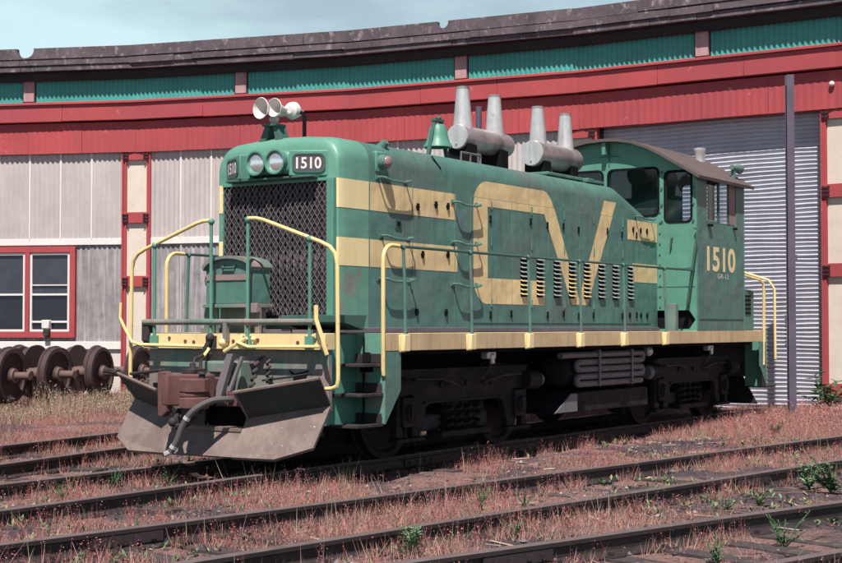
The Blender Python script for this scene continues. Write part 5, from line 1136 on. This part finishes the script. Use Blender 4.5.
WEEDS = [(-8.35, 0.18, .17, 'low dark green weed beside the far rail at left', 0), (-7.25, 0.62, .20, 'spindly green weed between the rails left of the plow', 0), (-7.5, -0.38, .20, 'leafy green weed at the near rail below the plow', 1),
         (-6.65, 0.45, .24, 'thin green weed right under the plow hose', 0), (-9.55, -1.95, .15, 'small green weed beside the second track at far left', 1), (-6.3, -0.30, .16, 'green weed below the right half of the plow blade', 1),
         (-5.75, -1.15, .28, 'upright green weed below the front steps', 0), (-6.0, -0.95, .18, 'short green weed just left of the upright one below the steps', 0), (-8.0, -4.45, .22, 'green weed between rails at bottom centre', 1),
         (-9.2, -4.3, .26, 'pale leafy weed at the bottom edge left of centre', 1), (-6.55, -3.25, .20, 'green weed between the rails in the middle of the near track', 0), (-6.3, -3.55, .16, 'second green weed in the middle of the near track', 1),
         (-5.55, -5.15, .20, 'pale green weed above the nearest rail at right', 1), (-5.15, -5.30, .15, 'small weed row end above the nearest rail at right', 0), (-3.85, -5.55, .36, 'large bushy green weed at the right picture edge', 0),
         (-3.6, -5.25, .30, 'bushy green weed behind the large one at the right edge', 1), (-7.35, -6.30, .28, 'tall narrow green weed between the nearest rails', 0), (-8.25, -6.15, .22, 'green weed at the bottom edge right of centre', 0),
         (-6.15, -4.15, .18, 'green weed beside the second rail right of centre', 1), (5.75, -0.5, .5, 'tall weed at the foot of the roll-up door', 1), (6.9, -2.05, .75, 'tall weed against the right pillar', 0), (-4.4, -3.0, .16, 'lone green weed beside the rail below the fuel tank', 1),
         (2.9, -2.6, .22, 'green tuft beside the rail near the pole', 0)]
for (x, y, s, lab, kd) in WEEDS: weed(x, y, s, lab, kd, 5 if s < 0.3 else 9)
# loose stones and splinters
n = 26000
x = rng.uniform(-15, 7.0, n); y = rng.uniform(-9, 6.0, n); k = (np.hypot(x - CEN[0], y) < 37.5); x, y = x[k], y[k]; n = len(x)
keep = (vnoise(x, y, 1.2, 71) + rng.normal(0, 0.12, n)) > 0.42; x, y = x[keep], y[keep]; n = len(x)
rr = rng.gamma(3.0, 0.0042, n) + 0.004; z = ground_z(x, y) + rr * 0.25
oc = np.array([[1, 0, 0], [0, 1, 0], [-1, 0, 0], [0, -1, 0], [0, 0, 0.75], [0, 0, -0.75]], float); fc = [(0, 1, 4), (1, 2, 4), (2, 3, 4), (3, 0, 4), (1, 0, 5), (2, 1, 5), (3, 2, 5), (0, 3, 5)]
th = rng.uniform(0, 6.28, n); V = oc[None] * rng.uniform(0.65, 1.35, (n, 6, 1)) * rr[:, None, None]
ct, sn = np.cos(th)[:, None], np.sin(th)[:, None]; V = np.stack([V[..., 0] * ct - V[..., 1] * sn, V[..., 0] * sn + V[..., 1] * ct, V[..., 2]], -1) + np.stack([x, y, z], -1)[:, None]
SM = [flat_mat('cinder_stone', (0.060, 0.048, 0.056)), flat_mat('grey_stone', (0.17, 0.15, 0.16)), flat_mat('pale_stone', (0.38, 0.34, 0.34)), flat_mat('rust_flake', (0.16, 0.075, 0.065))]
lb = tri_object('loose_ballast', V[:, np.array(fc)].reshape(-1, 3), np.repeat(rng.choice(4, n, p=[.5, .3, .05, .15]), 8), SM)
tag(lb, 'scattered loose ballast and cinders between the rails', 'gravel', None, 'stuff')
n = 1100; x = rng.uniform(-14, 6, n); y = rng.uniform(-8.5, 4, n); a = rng.uniform(0, 3.14, n); l = rng.uniform(0.03, 0.16, n); w = rng.uniform(0.004, 0.012, n); z = ground_z(x, y) + 0.012
d = np.stack([np.cos(a), np.sin(a), rng.normal(0, 0.08, n)], -1) * l[:, None]; e = np.stack([-np.sin(a), np.cos(a), rng.normal(0, 0.3, n)], -1) * w[:, None]; c = np.stack([x, y, z], -1)
sp = tri_object('dead_litter', np.stack([c - d - e, c + d - e, c + d + e, c - d + e], 1).reshape(-1, 3), rng.choice(3, n), [GM[0], flat_mat('grey_splinter', (0.28, 0.23, 0.23)), GM[1]], 4)
tag(sp, 'dead stalks and wood splinters lying on the ground', 'litter', None, 'stuff')
# small green seedlings, too many to tell apart
n = 5200; x = rng.uniform(-15, 6, n); y = rng.uniform(-9, 5, n); k = (vnoise(x, y, 0.8, 81) > 0.62) & ~in_rail(x, y)[0] & ~((np.abs(y) < 1.2) & (x > -6.3)); x, y = x[k], y[k]; n = len(x); K = 7
az = rng.uniform(0, 6.28, (n, K)); el = rng.uniform(0.3, 1.1, (n, K)); ll = rng.uniform(0.02, 0.075, (n, K)); c = np.stack([x, y, ground_z(x, y)], -1)[:, None] + np.stack([0 * az, 0 * az, rng.uniform(0, 0.05, (n, K))], -1)
d = np.stack([np.cos(az) * np.cos(el), np.sin(az) * np.cos(el), np.sin(el)], -1) * ll[..., None]; e = np.stack([-np.sin(az), np.cos(az), 0 * az], -1) * ll[..., None] * 0.2
sd = tri_object('seedlings', np.stack([c, c + d * 0.55 + e, c + d, c + d * 0.55 - e], 2).reshape(-1, 3), rng.choice(3, n * K), [GM[5], GM[6], GM[2]], 4)
tag(sd, 'small green seedlings sprouting among the dry grass', 'ground cover', None, 'stuff')
